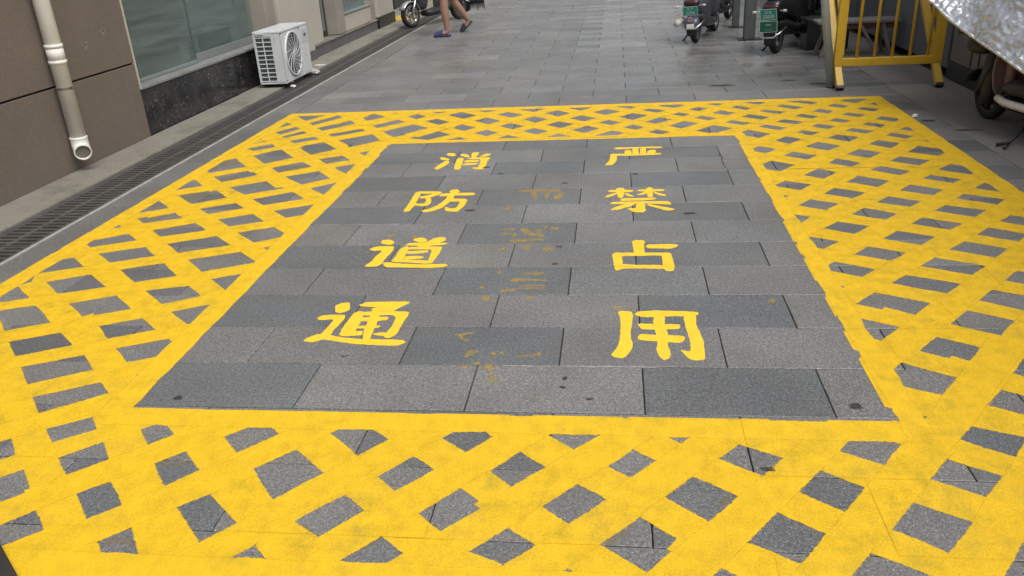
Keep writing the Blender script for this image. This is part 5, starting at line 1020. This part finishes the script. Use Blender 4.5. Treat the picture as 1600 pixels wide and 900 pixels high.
# front face: flat panel with round fan opening
fc, frad = Vector((ACW, .30, (Z0 + Z1) / 2 - .005)), .215
n = 40; fp = MB()
outer_, inner_ = [], []
for k in range(n):
    a = 2 * math.pi * k / n
    cy, cz = math.cos(a), math.sin(a)
    m_ = min((.30 - .002) / abs(cy) if cy < 0 and abs(cy) > 1e-6 else (.49 - .22) / max(cy, 1e-6) if cy > 0 else 9e9, ((Z1 - .028) - fc.z if cz > 0 else fc.z - (Z0 + .004)) / max(abs(cz), 1e-6))
    outer_.append((ACW, fc.y + cy * m_, fc.z + cz * m_)); inner_.append((ACW, fc.y + cy * frad, fc.z + cz * frad))
vs = outer_ + inner_ + [(x - .012, y, z) for x, y, z in inner_]
fp.add(vs, [(k, (k + 1) % n, n + (k + 1) % n, n + k) for k in range(n)] + [(n + k, n + (k + 1) % n, 2 * n + (k + 1) % n, 2 * n + k) for k in range(n)])
fp.build("front_panel", M['acwhite'], ac)
b = MB().b2((ACW - .010, .572, Z0 + .006), (ACW + .002, ACL, Z1 - .027)); b.build("service_panel", M['acwhite'], ac, bevel=.004)
b = MB().b2((ACW + .002, .60, Z1 - .19), (ACW + .006, ACL - .03, Z1 - .05)); b.build("badge_recess", M['acgrey'], ac, bevel=.004)
b = MB().b2((ACW + .006, .66, Z1 - .13), (ACW + .008, .72, Z1 - .10)); b.build("badge", M['slateblue'], ac)
b = MB().lathe([(frad + .012, ACW - .002), (frad + .010, ACW + .014), (frad - .004, ACW + .016), (frad - .008, ACW - .002)], (0, fc.y, fc.z), 'X', 40); b.build("fan_ring", M['acwhite'], ac, True)
gd = MB()
for r_ in [.03 + i * .0265 for i in range(7)]:
    gd.tube([(ACW + .012 - (r_ / frad) * .004, fc.y + r_ * math.cos(2 * math.pi * k / 28), fc.z + r_ * math.sin(2 * math.pi * k / 28)) for k in range(29)], .0022, 5, False)
gd.build("guard_rings", M['acgrey'], ac)
sw = MB()
for k in range(14):
    a0 = 2 * math.pi * k / 14
    sw.tube([(ACW + .012, fc.y + r_ * math.cos(a0 + q), fc.z + r_ * math.sin(a0 + q)) for r_, q in ((.028, 0), (.07, .28), (.12, .52), (.17, .68), (.212, .78))], .0038, 5)
sw.build("guard_spokes", M['acgrey'], ac)
b = MB().lathe([(0, ACW + .008), (.033, ACW + .008), (.030, ACW + .018), (0, ACW + .02)], (0, fc.y, fc.z), 'X', 20); b.build("guard_hub", M['acgrey'], ac)
bl = MB()
for k in range(3):
    a0 = 2 * math.pi * k / 3 + .4
    bl.add([(ACW - .03, fc.y + .03 * math.cos(a0), fc.z + .03 * math.sin(a0)), (ACW - .02, fc.y + .19 * math.cos(a0 + .1), fc.z + .19 * math.sin(a0 + .1)), (ACW - .05, fc.y + .19 * math.cos(a0 + 1.2), fc.z + .19 * math.sin(a0 + 1.2)), (ACW - .05, fc.y + .05 * math.cos(a0 + 1.3), fc.z + .05 * math.sin(a0 + 1.3))], [(0, 1, 2, 3)])
bl.build("fan_blades", M['acgrey'], ac)
for y in (.12, ACL - .12):
    b = MB().b2((-ACW - .01, y - .02, .014), (ACW + .03, y + .02, Z0 - .012)); b.build("foot", M['dkmetal'], ac, bevel=.003)
MB().lathe([(0, -.008), (.014, -.008), (.014, .006), (0, .006)], (ACW + .012, .13, .05), 'Z', 10).build("foot_bolt", M['chrome'], ac)

# ------------------------------------------------------------------ scooters (local x forward, y left, z up; rear wheel at -.6, front wheel at .6)
def wheel(parent, x, r=.20, w=.085):
    e_ = empty("wheel", (x, 0, r)); e_.parent = parent
    pr = [(r - .055, -.028), (r - .03, -w / 2), (r - .008, -w / 2 + .012), (r, -.012), (r, .012), (r - .008, w / 2 - .012), (r - .03, w / 2), (r - .055, .028)]
    MB().lathe(pr, (0, 0, 0), 'Y', 30).build("tyre", M['tyre'], e_, True)
    b = MB().lathe([(r - .07, -.03), (r - .052, -.032), (r - .052, .032), (r - .07, .03)], (0, 0, 0), 'Y', 30)
    for k in range(5):
        a = 2 * math.pi * k / 5
        b.bar((.03 * math.cos(a), 0, .03 * math.sin(a)), ((r - .06) * math.cos(a + .12), 0, (r - .06) * math.sin(a + .12)), .03, .028, (0, 1, 0))
    b.lathe([(0, -.04), (.045, -.04), (.045, .04), (0, .04)], (0, 0, 0), 'Y', 16)
    b.build("rim", M['chrome'], e_)
    return e_
def number_plate(parent, x, z, tilt, lines, w=.20, h=.12, mat='plate'):
    m4 = Matrix.Translation((x, 0, z)) @ Matrix.Rotation(R(tilt), 4, 'Y') @ Matrix(((0, 0, -1, 0), (-1, 0, 0, 0), (0, 1, 0, 0), (0, 0, 0, 1)))
    # plate local: X right as seen from behind, Y up, Z towards the viewer behind the scooter
    b = MB().box((0, 0, 0), (w, h, .006)); b.v = [tuple(m4 @ Vector(v)) for v in b.v]
    pl = b.build("number_plate", M[mat], parent, bevel=.002)
    fr_ = MB()
    for (cx, cy, dx, dy) in ((0, h / 2 - .005, w - .008, .004), (0, -h / 2 + .005, w - .008, .004), (-w / 2 + .005, 0, .004, h - .01), (w / 2 - .005, 0, .004, h - .01)): fr_.box((cx, cy, .0036), (dx, dy, .0012))
    fr_.v = [tuple(m4 @ Vector(v)) for v in fr_.v]; fr_.build("plate_rim", M['white'], pl)
    for txt, cy, sz in lines:
        text_mesh(txt, sz, "plate_text", M['white'], pl, m4 @ Matrix.Translation((0, cy, .0045)))
    return pl
def scooter(label, loc, rz, scale, body, lower, seat='seat', plate=None, lean=-4, bag=None, group=None, fender=None):
    e_ = tag(empty("motor_scooter", loc, rz), label, "scooter", group)
    e_.scale = (scale,) * 3; e_.rotation_euler = (R(lean), 0, rz)
    wheel(e_, -.60); wheel(e_, .60)
    MB().loft([(-.82, .07, .46, .56), (-.74, .13, .40, .64), (-.55, .155, .34, .66), (-.30, .15, .30, .64), (-.12, .125, .22, .58), (-.04, .10, .18, .36)]).build("rear_body", M[body], e_, sub=1)
    MB().loft([(-.70, .115, .30, .40), (-.45, .13, .24, .40), (-.15, .135, .15, .30), (.10, .135, .13, .25), (.32, .125, .14, .26)]).build("floorboard", M[lower], e_, sub=1)
    MB().loft([(-.74, .10, .645, .70), (-.62, .135, .64, .725), (-.40, .14, .635, .72), (-.20, .12, .615, .69), (-.08, .085, .60, .65)]).build("seat", M[seat], e_, sub=1)
    # leg shield and front apron
    MB().skin([[Vector((x + dx, y, z)) for x, y, z, dx in ((.30, -w, zz, .0), (.345, -w * .6, zz, .015), (.365, 0, zz, .02), (.345, w * .6, zz, .015), (.30, w, zz, .0), (.325, w * .55, zz, -.035), (.335, 0, zz, -.04), (.325, -w * .55, zz, -.035))] for zz, w in ((.24, .13), (.38, .185), (.55, .20), (.70, .17), (.80, .11))]).build("leg_shield", M[body], e_, sub=1)
    MB().loft([(.36, .10, .60, .92), (.44, .11, .66, .92), (.50, .075, .72, .88)]).build("headset", M[fender or body], e_, sub=1)
    MB().lathe([(0, .505), (.05, .50), (.06, .485), (0, .48)], (0, 0, .80), 'X', 18).build("headlight", M['white'], e_, True)
    MB().tube([(.40, 0, .62), (.50, 0, .40), (.58, 0, .24)], [.028, .026, .022], 10).build("steering_column", M['dkmetal'], e_, True)
    for s_ in (-1, 1): MB().tube([(.46, .055 * s_, .50), (.56, .058 * s_, .30), (.60, .058 * s_, .20)], [.016, .02, .022], 8).build("fork_leg", M['chrome'], e_, True)
    # mudguards
    for nm, cx, a0, a1, rr in (("front_mudguard", .60, 25, 165, .225), ("rear_mudguard", -.60, 60, 205, .228)):
        rings = []
        for k in range(11):
            a = R(a0 + (a1 - a0) * k / 10)
            rings.append([Vector((cx + (rr - .02 * abs(t_)) * math.cos(a), .062 * t_, .20 + (rr - .02 * abs(t_)) * math.sin(a))) for t_ in (-1, -.5, 0, .5, 1)] + [Vector((cx + (rr - .008 - .02 * abs(t_)) * math.cos(a), .058 * t_, .20 + (rr - .008 - .02 * abs(t_)) * math.sin(a))) for t_ in (1, .5, 0, -.5, -1)])
        MB().skin(rings).build(nm, M[fender or body] if nm[0] == 'f' else M['blackpl'], e_, True)
    # handlebar, grips, mirrors
    MB().tube([(.34, -.34, .96), (.40, -.20, .95), (.42, 0, .93), (.40, .20, .95), (.34, .34, .96)], .013, 8).build("handlebar", M['dkmetal'], e_, True)
    for s_ in (-1, 1):
        MB().tube([(.375, .24 * s_, .955), (.335, .35 * s_, .962)], .019, 10).build("grip", M['blackpl'], e_, True)
        mr = MB().tube([(.39, .20 * s_, .96), (.38, .26 * s_, 1.08)], .006, 6); mr.box((.385, .29 * s_, 1.13), (.02, .11, .07)); mr.build("mirror", M['blackpl'], e_, bevel=.006)
    # tail: light, plate holder, bumper bar, stand, shocks
    MB().loft([(-.835, .075, .50, .56), (-.80, .11, .48, .58), (-.74, .12, .49, .57)]).build("tail_light", M['redlens'], e_, sub=1)
    for s_ in (-1, 1):
        MB().tube([(-.79, .10 * s_, .50), (-.83, .165 * s_, .50)], .006, 6).tube([(-.835, .16 * s_, .50), (-.835, .20 * s_, .50)], [.018, .014], 8).build("indicator", M['offwhite'], e_, True)
        MB().tube([(-.60, .085 * s_, .22), (-.52, .095 * s_, .46)], [.024, .02], 8).build("shock_absorber", M['dkmetal'], e_, True)
    MB().tube([(-.66, -.14, .30), (-.84, -.13, .26), (-.88, -.06, .21), (-.88, .06, .21), (-.84, .13, .26), (-.66, .14, .30)], .011, 8).build("bumper_bar", M['chrome'], e_, True)
    MB().tube([(-.34, .10, .20), (-.42, .20, .03), (-.36, .235, .015)], .011, 8).tube([(-.42, .20, .03), (-.47, .225, .012)], .010, 8).build("side_stand", M['blackpl'], e_, True)
    MB().box((-.845, 0, .20), (.012, .13, .16), Matrix.Rotation(R(-12), 3, 'Y')).build("mud_flap", M['blackpl'], e_, bevel=.004)
    if plate: plate(e_)
    return e_
def plate_a(e_):
    number_plate(e_, -.86, .44, -14, (("K 7", .026, .050), ("20356", -.026, .050)), .205, .125)
    MB().lathe([(.014, -.004), (.036, -.004), (.036, .004), (.014, .004)], (-.876, 0, .335), 'X', 18).build("reflector_ring", M['pink'], e_)
    MB().loft([(-.885, .085, .20, .30), (-.82, .11, .18, .37), (-.70, .10, .20, .40)]).build("tail_guard", M['slateblue'], e_, sub=1)
    MB().box((-.892, 0, .245), (.01, .10, .06)).build("tail_reflector", M['white'], e_, bevel=.004)
    b = MB().tube([(-.70, .14, .32), (-.86, .20, .285)], [.045, .04], 12); b.build("exhaust_pod", M['offwhite'], e_, True)
def plate_b(e_):
    number_plate(e_, -.87, .47, -10, (("U K", .026, .050), ("32030", -.024, .055)), .20, .13)
    pl = number_plate(e_, -.872, .335, 4, (("****", .012, .04), ("- - - - -", -.03, .03)), .215, .13, 'plate_dark')
sA = scooter("slate scooter with a pale tail and green plate, nearest the middle of the alley", (1.13, 10.93, 0), R(72), .88, 'slateblue', 'dkgrey', plate=plate_a)
sB = scooter("black scooter with a green two-part plate beside the grey post", (1.98, 9.86, 0), R(62), .90, 'black', 'blackpl', plate=plate_b)
sC = scooter("dark scooter with a pale seat cover parked between the two plated scooters", (1.45, 12.25, 0), R(70), .90, 'dkgrey', 'blackpl', seat='offwhite')
sD = scooter("grey scooter with silver front mudguard parked across the alley edge behind the walking person", (-2.93, 13.84, 0), R(239), .97, 'dkgrey', 'blackpl', lean=3, fender='silver')
sE = scooter("black scooter half hidden behind the leaning grey pole, beyond the other black scooter", (2.42, 11.1, 0), R(66), .90, 'black', 'blackpl')

# ------------------------------------------------------------------ grey posts on base plates
for i, (x, y, w, lab) in enumerate(((1.60, 10.5, .13, "grey square post on a flat base plate beside the black scooter"), (1.60, 11.72, .09, "thinner grey square post on a base plate, behind the other post"))):
    e_ = tag(empty("steel_post", (x, y, 0)), lab, "post", "grey posts among the scooters")
    MB().b2((-w / 2, -w / 2, .012), (w / 2, w / 2, 2.7)).build("post", M['greypost'], e_, bevel=.006)
    MB().b2((-w, -w * .9, .0), (w * 1.1, w * .9, .012)).build("base_plate", M['dkmetal'], e_, bevel=.002)

# ------------------------------------------------------------------ yellow A-frame barrier and the grey pipe propped beside it
bar_ = tag(empty("barrier", (2.26, 7.2, 0)), "yellow steel folding barrier with vertical bars standing behind the painted frame", "barrier")
sy = 1.02      # back-slope of the leg frame (dy per dz)
def leg_pt(x, z): return Vector((x, sy * z, z))
for x in (-.385, .405):
    MB().bar(leg_pt(x, .02), leg_pt(x, 1.05), .058, .045, (0, -1, 1)).build("leg", M['barrier'], bar_, bevel=.004)
    MB().bar(leg_pt(x, .0) + Vector((0, .008, .01)), leg_pt(x, .03), .06, .047, (0, -1, 1)).build("rubber_foot", M['blackpl'], bar_, bevel=.003)
    # hanging hook strips welded behind the leg
    for dx in (.03, .075):
        MB().tube([leg_pt(x + dx, .42 + dx), leg_pt(x + dx, 1.0)], .014, 8).build("hook_rod", M['barrier'], bar_, True)
MB().bar(leg_pt(-.41, 1.03), leg_pt(.43, 1.03), .045, .045).build("leg_rail", M['barrier'], bar_, bevel=.004)
zr = .21; yr = sy * zr - .045
for x in (-.385, .405): MB().b2((x - .036, yr - .024, zr - .03), (x + .036, yr + .024, 1.45)).build("stile", M['barrier'], bar_, bevel=.004)
MB().b2((-.355, yr - .026, zr - .034), (.372, yr + .026, zr + .030)).build("bottom_rail", M['barrier'], bar_, bevel=.004)
MB().b2((-.345, yr - .022, 1.40), (.365, yr + .022, 1.45)).build("top_rail", M['barrier'], bar_, bevel=.004)
for i in range(5):
    x = -.238 + i * .142
    MB().tube([(x, yr, zr + .02), (x, yr, 1.40)], .0125, 10).build("bar", M['barrier'], bar_, True)
gp = tag(empty("pipe_prop", (1.835, 7.36, 0)), "grey galvanised pole leaning beside the left leg of the yellow barrier", "pole")
MB().tube([(0, 0, .0), (-.115, .02, .72), (-.20, .035, 1.25), (-.31, .05, 1.95)], .034, 16).build("pole", M['galv'], gp, True)
MB().tube([(0, 0, .0), (-.002, 0, .012)], .0355, 16).build("pole_cap", M['dkmetal'], gp, True)

# ------------------------------------------------------------------ things behind the barrier: bench plank, block, bag, added dark box
be = tag(empty("bench", (2.45, 9.1, 0)), "low bench with a grey plank top and red-brown apron behind the barrier", "bench")
MB().b2((-.40, -.16, .325), (.40, .16, .352)).build("plank", M['board'], be, bevel=.004)
MB().b2((-.38, -.14, .27), (.38, -.115, .324)).build("apron", M['reddish'], be, bevel=.003)
for x in (-.30, .28):
    for s_ in (-1, 1): MB().bar((x - .05 * (1 if x > 0 else -1), .12 * s_, .32), (x + .05 * (1 if x < 0 else -1) * -1, .14 * s_, 0), .035, .05, (0, 1, 0)).build("leg", M['board'], be, bevel=.003)
MB().bar((.02, -.13, .30), (.20, -.135, .02), .03, .055, (0, 1, 0)).build("brace", M['board'], be, bevel=.003)
bx = tag(empty("stand_in_box", (2.27, 9.6, 0)), "added dark box standing in for scooter parts, under the far end of the bench behind the barrier", "box")  # added black box, fills the spot of dark scooter parts
MB().b2((-.22, -.15, 0), (.22, .18, .30)).build("box_body", M['skirt'], bx, bevel=.01); MB().b2((-.23, -.16, .30), (.23, .19, .325)).build("box_lid", M['skirt'], bx, bevel=.006)
def crumple(name, loc, r, mat, label, cat, seed, flat=.6, group=None):
    bm = bmesh.new(); bmesh.ops.create_icosphere(bm, subdivisions=3, radius=1)
    for v in bm.verts:
        d = 1 + .38 * noise.noise(v.co * 1.7 + Vector((seed, 0, 0))) + .22 * noise.noise(v.co * 4.1 + Vector((0, seed, 0)))
        v.co = Vector((v.co.x * r[0] * d, v.co.y * r[1] * d, max(0, v.co.z * r[2] * d + r[2] * flat)))
    me = bpy.data.meshes.new(name); bm.to_mesh(me); bm.free(); me.materials.append(mat)
    o = bpy.data.objects.new(name, me); col.objects.link(o); o.location = loc
    return tag(o, label, cat, group)
crumple("plastic_bag", (2.60, 8.62, 0), (.085, .05, .022), M['offwhite'], "flat white plastic bag on the ground behind the barrier bars", "bag", 3.3)
crumple("foil_wrapper", (-3.40, 9.10, 0.002), (.075, .06, .035), M['foam'], "crumpled silver wrapper on the grate beside the air conditioner", "litter", 1.2)
crumple("paper_scrap", (-3.50, 9.62, .016), (.07, .02, .006), M['white'], "flat white scrap of paper on the kerb past the air conditioner", "litter", 5.2)
crumple("paper_scrap", (2.14, 6.16, .003), (.022, .016, .014), M['white'], "tiny white scrap at the right edge of the painted frame", "litter", 6.2)
crumple("leaf_scrap", (-1.0, 2.565, .002), (.011, .008, .005), M['board'], "pale dry leaf scrap below the nearest left character", "litter", 9.2)
crumple("pipe_stub", (-3.33, 8.28, 0.002), (.03, .02, .016), M['white'], "small white plug on the grate under the air conditioner corner", "litter", 2.2)

# ------------------------------------------------------------------ scooter under a foil quilt at the right edge
ts = tag(empty("covered_scooter", (2.67, 5.52, 0), R(103)), "electric scooter with dusty pink leg shield parked under a silver quilt at the right", "scooter")
ts.scale = (.9,) * 3
for xw in (.62, -.62):
    w_ = wheel(ts, xw, .17)
    w_.location.y = -.07
    for ch_ in w_.children:
        if ch_.name.startswith("rim"): ch_.data.materials[0] = M["blackpl"]
MB().tube([(.50, .05, .50), (.58, .06, .30), (.62, .06, .19)], .02, 8).build("fork_leg", M['blackpl'], ts, True)
MB().tube([(.50, -.05, .50), (.58, -.06, .30), (.62, -.06, .19)], .02, 8).build("fork_leg", M['blackpl'], ts, True)
MB().loft([(.50, .055, .12, .54), (.57, .075, .10, .56), (.64, .06, .14, .50)]).build("fork_cover", M['blackpl'], ts, sub=1)
rings = []
for k in range(9):
    a = R(20 + 150 * k / 8)
    rings.append([Vector((.62 + q * math.cos(a), w_, .19 + q * math.sin(a))) for q, w_ in ((.205, -.05), (.225, 0), (.205, .05), (.197, .048), (.215, 0), (.197, -.048))])
MB().skin(rings).build("front_mudguard", M['blackpl'], ts, True)
MB().skin([[Vector((x, y, z)) for x, y in ((.36, -w), (.43, -w * .6), (.46, 0), (.43, w * .6), (.36, w), (.40, w * .5), (.415, 0), (.40, -w * .5))] for z, w in ((.20, .10), (.34, .16), (.48, .17), (.60, .12))]).build("leg_shield", M['pink'], ts, sub=1)
MB().tube([(.36, 0, .28), (.37, 0, .60), (.38, 0, .95)], .038, 12).build("steering_post", M['pink'], ts, True)
MB().loft([(.60, .07, .50, .60), (.72, .11, .47, .63), (.84, .10, .50, .62)]).build("headlight_housing", M['blackpl'], ts, sub=1)
bk = MB()
for z in (.63, .67, .71, .75): bk.tube([(.60, -.13, z), (.86, -.13, z), (.86, .13, z), (.60, .13, z), (.60, -.13, z)], .005, 5)
for q in range(6): bk.tube([(.86, -.13 + q * .052, .62), (.86, -.13 + q * .052, .76)], .004, 5)
bk.build("front_basket", M['blackpl'], ts)
MB().tube([(.38, -.32, 1.0), (.42, 0, .96), (.38, .32, 1.0)], .014, 8).build("handlebar", M['dkmetal'], ts, True)
MB().loft([(-.22, .15, .16, .27), (.10, .16, .15, .27), (.30, .14, .15, .26)]).build("floor_box", M['blackpl'], ts, sub=1)
MB().loft([(-.26, .16, .26, .40), (-.10, .175, .255, .415), (.14, .17, .255, .40), (.28, .13, .26, .36), (.31, .08, .27, .33)]).build("floor_cushion", M['seat'], ts, sub=1)
for s_ in (-1, 1):
    tr_ = MB().tube([(-.30, .168 * s_, .235), (-.10, .182 * s_, .232), (.14, .178 * s_, .232), (.27, .14 * s_, .238)], .027, 10); tr_.build("side_trim", M['white'], ts, True)
MB().box((.20, .182, .236), (.06, .008, .012), Matrix.Rotation(R(-14), 3, 'Z')).build("trim_lettering", M['blackpl'], ts)
MB().loft([(-.80, .10, .45, .60), (-.60, .15, .36, .66), (-.34, .15, .28, .64), (-.24, .12, .22, .52)]).build("rear_body", M['pink'], ts, sub=1)
MB().loft([(-.78, .11, .64, .72), (-.55, .14, .63, .73), (-.26, .11, .60, .68)]).build("seat", M['seat'], ts, sub=1)
MB().tube([(-.10, .10, .17), (-.18, .33, .03), (-.14, .39, .012)], .012, 8).tube([(-.18, .33, .03), (-.24, .40, .010)], .010, 8).build("side_stand", M['dkmetal'], ts, True)

# foil quilt hanging over the handlebar: lower hem, ridge and far side
hem = [(2.12, 6.52, .86), (2.25, 6.35, .745), (2.28, 6.20, .675), (2.33, 6.0, .61), (2.39, 5.8, .545), (2.44, 5.6, .49), (2.47, 5.4, .44), (2.52, 5.18, .40), (2.60, 4.95, .42)]
ridge = [(2.66, 6.62, 1.10), (2.67, 6.42, 1.14), (2.68, 6.22, 1.16), (2.70, 6.02, 1.16), (2.72, 5.82, 1.13), (2.74, 5.60, 1.06), (2.76, 5.38, .98), (2.78, 5.16, .92), (2.80, 4.95, .90)]
farh = [(2.83, 6.6, .85), (2.84, 6.4, .75), (2.84, 6.2, .70), (2.84, 6.0, .68), (2.845, 5.8, .66), (2.845, 5.6, .64), (2.845, 5.4, .62), (2.845, 5.16, .60), (2.845, 4.95, .60)]
def lerp_row(a, t_):
    f = t_ * (len(a) - 1); i = min(int(f), len(a) - 2); f -= i
    return Vector(a[i]).lerp(Vector(a[i + 1]), f)
q = MB(); NU, NV = 170, 84
grid = []
for j in range(NV + 1):
    v = j / NV
    for i in range(NU + 1):
        u_ = i / NU
        h_, r_, f_ = lerp_row(hem, u_), lerp_row(ridge, u_), lerp_row(farh, u_)
        if v < .68:
            s_ = v / .68
            p = h_.lerp(r_ - Vector((0, 0, .16)), s_) + Vector((-.02, 0, .05)) * math.sin(math.pi * s_)
        else:
            s_ = (v - .68) / .32; p = (r_ - Vector((0, 0, .16))).lerp(f_, s_) + Vector((.02, 0, .03)) * math.sin(math.pi * s_)
        k_ = 1 - .7 * max(0, (v - .68) / .32)
        fold = .040 * math.sin(u_ * 13 + v * 5) * (1 - v * .6) + .055 * noise.noise((u_ * 4.2, v * 3.2, 1)) + .022 * noise.noise((u_ * 14, v * 9, 5)) + .034 * (abs(noise.noise((u_ * 26 + v * 5, v * 17, 9))) - .25) + .022 * (abs(noise.noise((u_ * 60, v * 42 + u_ * 9, 3))) - .25)
        p += Vector((-.8, -.25, .5)) * fold * k_
        grid.append(p)
vs = grid + [p + Vector((.008, .002, -.008)) for p in grid]
n1 = len(grid); fs = []
for j in range(NV):
    for i in range(NU):
        a = j * (NU + 1) + i
        fs += [(a, a + 1, a + NU + 2, a + NU + 1), (n1 + a, n1 + a + NU + 1, n1 + a + NU + 2, n1 + a + 1)]
for i in range(NU): fs.append((i, n1 + i, n1 + i + 1, i + 1))
q.add(vs, fs)
qt = tag(empty("foil_quilt", (2.6, 5.8, 0)), "crinkled silver foil windshield quilt draped over the scooter at the right", "cover")
o = q.build("quilt", M['foil'], None, True); o.parent = qt; o.matrix_parent_inverse = Matrix.Translation((-2.6, -5.8, 0))
b = MB().tube([Vector(p) + Vector((-.004, 0, 0)) for p in [grid[i] for i in range(0, NU + 1)]], .011, 6); o = b.build("hem_binding", M['foil'], None, True); o.parent = qt; o.matrix_parent_inverse = Matrix.Translation((-2.6, -5.8, 0))

# ------------------------------------------------------------------ walking person (dark shorts, blue sandals)
pe = tag(empty("person", (-2.36, 12.2, 0)), "person in dark shorts and blue sandals walking past the grey scooter", "person")
def skin_mesh(name, verts, edges, radii, mat, parent, root=0):
    me = bpy.data.meshes.new(name); me.from_pydata([Vector(v) - Vector((-2.36, 12.2, 0)) for v in verts], edges, [])
    me.materials.append(mat)
    o = bpy.data.objects.new(name, me); col.objects.link(o); o.parent = parent
    o.modifiers.new("skin", 'SKIN')
    for i, r_ in enumerate(radii):
        sv = me.skin_vertices[0].data[i]; sv.radius = (r_, r_) if not isinstance(r_, tuple) else r_; sv.use_root = (i == root)
    s_ = o.modifiers.new("sub", 'SUBSURF'); s_.levels = 2; s_.render_levels = 2
    me.shade_smooth()
    return o
V = [(-2.34, 12.22, .84), (-2.35, 12.21, 1.02), (-2.37, 12.20, 1.22), (-2.38, 12.20, 1.34), (-2.39, 12.20, 1.41), (-2.41, 12.20, 1.50), (-2.40, 12.20, 1.60),
     (-2.35, 12.13, .80), (-2.42, 12.03, .46), (-2.415, 12.02, .34), (-2.395, 12.01, .10), (-2.40, 12.00, .055), (-2.50, 11.99, .042), (-2.55, 11.985, .036),
     (-2.34, 12.31, .80), (-2.37, 12.42, .47), (-2.30, 12.46, .36), (-2.185, 12.51, .19), (-2.165, 12.52, .150), (-2.205, 12.50, .075), (-2.235, 12.485, .048),
     (-2.38, 12.05, 1.33), (-2.36, 11.97, 1.10), (-2.44, 11.95, .88), (-2.47, 11.95, .80), (-2.38, 12.35, 1.33), (-2.32, 12.43, 1.10), (-2.34, 12.45, .87), (-2.35, 12.45, .79)]
E_ = [(0, 1), (1, 2), (2, 3), (3, 4), (4, 5), (5, 6), (0, 7), (7, 8), (8, 9), (9, 10), (10, 11), (11, 12), (12, 13), (0, 14), (14, 15), (15, 16), (16, 17), (17, 18), (18, 19), (19, 20), (3, 21), (21, 22), (22, 23), (23, 24), (3, 25), (25, 26), (26, 27), (27, 28)]
rad = [.13, .115, .13, .11, .055, .085, .085, .085, .062, .066, .038, .038, .038, .026, .085, .062, .066, .039, .038, .036, .026, .05, .042, .033, .036, .05, .042, .033, .036]
body = skin_mesh("body", V, E_, rad, M['skin'], pe)
skin_mesh("shorts", [(-2.34, 12.22, .86), (-2.345, 12.14, .80), (-2.41, 12.05, .49), (-2.34, 12.30, .80), (-2.365, 12.41, .50), (-2.345, 12.22, .96)], [(0, 1), (1, 2), (0, 3), (3, 4), (0, 5)], [.145, .105, .098, .105, .098, .135], M['shorts'], pe)
skin_mesh("shirt", [(-2.345, 12.22, .92), (-2.355, 12.21, 1.08), (-2.37, 12.20, 1.22), (-2.38, 12.20, 1.345), (-2.38, 12.05, 1.335), (-2.37, 11.99, 1.18), (-2.38, 12.35, 1.335), (-2.345, 12.41, 1.18)], [(0, 1), (1, 2), (2, 3), (3, 4), (4, 5), (3, 6), (6, 7)], [.15, .135, .148, .12, .066, .058, .066, .058], M['shirt'], pe)
bm = bmesh.new(); bmesh.ops.create_icosphere(bm, subdivisions=3, radius=.1)
for v in bm.verts: v.co = Vector((v.co.x * 1.0 + .02, v.co.y * .92, v.co.z * 1.05)) + Vector((-.045, 0, 1.585))
me = bpy.data.meshes.new("hair"); bm.to_mesh(me); bm.free(); me.materials.append(M['hair']); me.shade_smooth(); o = bpy.data.objects.new("hair", me); col.objects.link(o); o.parent = pe
def sandal(loc, rz, pitch, mat):
    e2 = MB()
    out_ = [(-.115, .030), (-.09, .040), (-.03, .040), (.04, .050), (.09, .050), (.125, .036), (.14, 0)]
    pts = out_ + [(x, -y) for x, y in reversed(out_[:-1])]
    e2.skin([[Vector((x, y, z)) for x, y in pts] for z in (0, .022)])
    st = [[Vector((x, .053 * math.cos(R(a)), .018 + .058 * math.sin(R(a)) * k_)) for a in range(0, 181, 20)] + [Vector((x, .047 * math.cos(R(a)), .016 + .050 * math.sin(R(a)) * k_)) for a in range(180, -1, -20)] for x, k_ in ((-.005, 1.25), (.04, 1.1), (.085, .9), (.115, .65))]
    e2.skin(st)
    o = e2.build("sandal", mat, pe, bevel=.004)
    o.location = Vector(loc) - Vector((-2.36, 12.2, 0)); o.rotation_euler = (0, pitch, rz)
sandal((-2.462, 11.995, .004), R(184), 0, M['bluerubber'])
sandal((-2.185, 12.505, .062), R(190), R(44), M['darkrubber'])

# ------------------------------------------------------------------ broom head resting behind the grey scooter, low dark slab at the near left corner
br = tag(empty("broom", (-2.30, 14.25, 0)), "black broom with ragged bristles standing behind the grey scooter", "broom")
MB().tube([(0, 0, .34), (.12, .22, 1.5)], .014, 8).build("handle", M['board'], br, True)
MB().b2((-.12, -.03, .28), (.12, .03, .36)).build("head", M['blackpl'], br, bevel=.008)
bs = MB()
for i in range(13):
    x = -.115 + i * .019
    bs.tube([(x * .95, 0, .30), (x * 1.12, random.uniform(-.02, .02), random.uniform(.14, .18))], [.013, .004], 5)
bs.build("bristles", M['blackpl'], br)
mt = MB(); pts = [(-1.46, 1.385), (-1.66, 1.552), (-2.1, 1.62), (-2.1, .7), (-1.46, .7)]
mt.skin([[Vector((x, y, z)) for x, y in pts] for z in (.004, .022)])
tag(mt.build("corner_slab", M['mat'], None, bevel=.004), "low dark slab just cutting the near left corner", "mat")
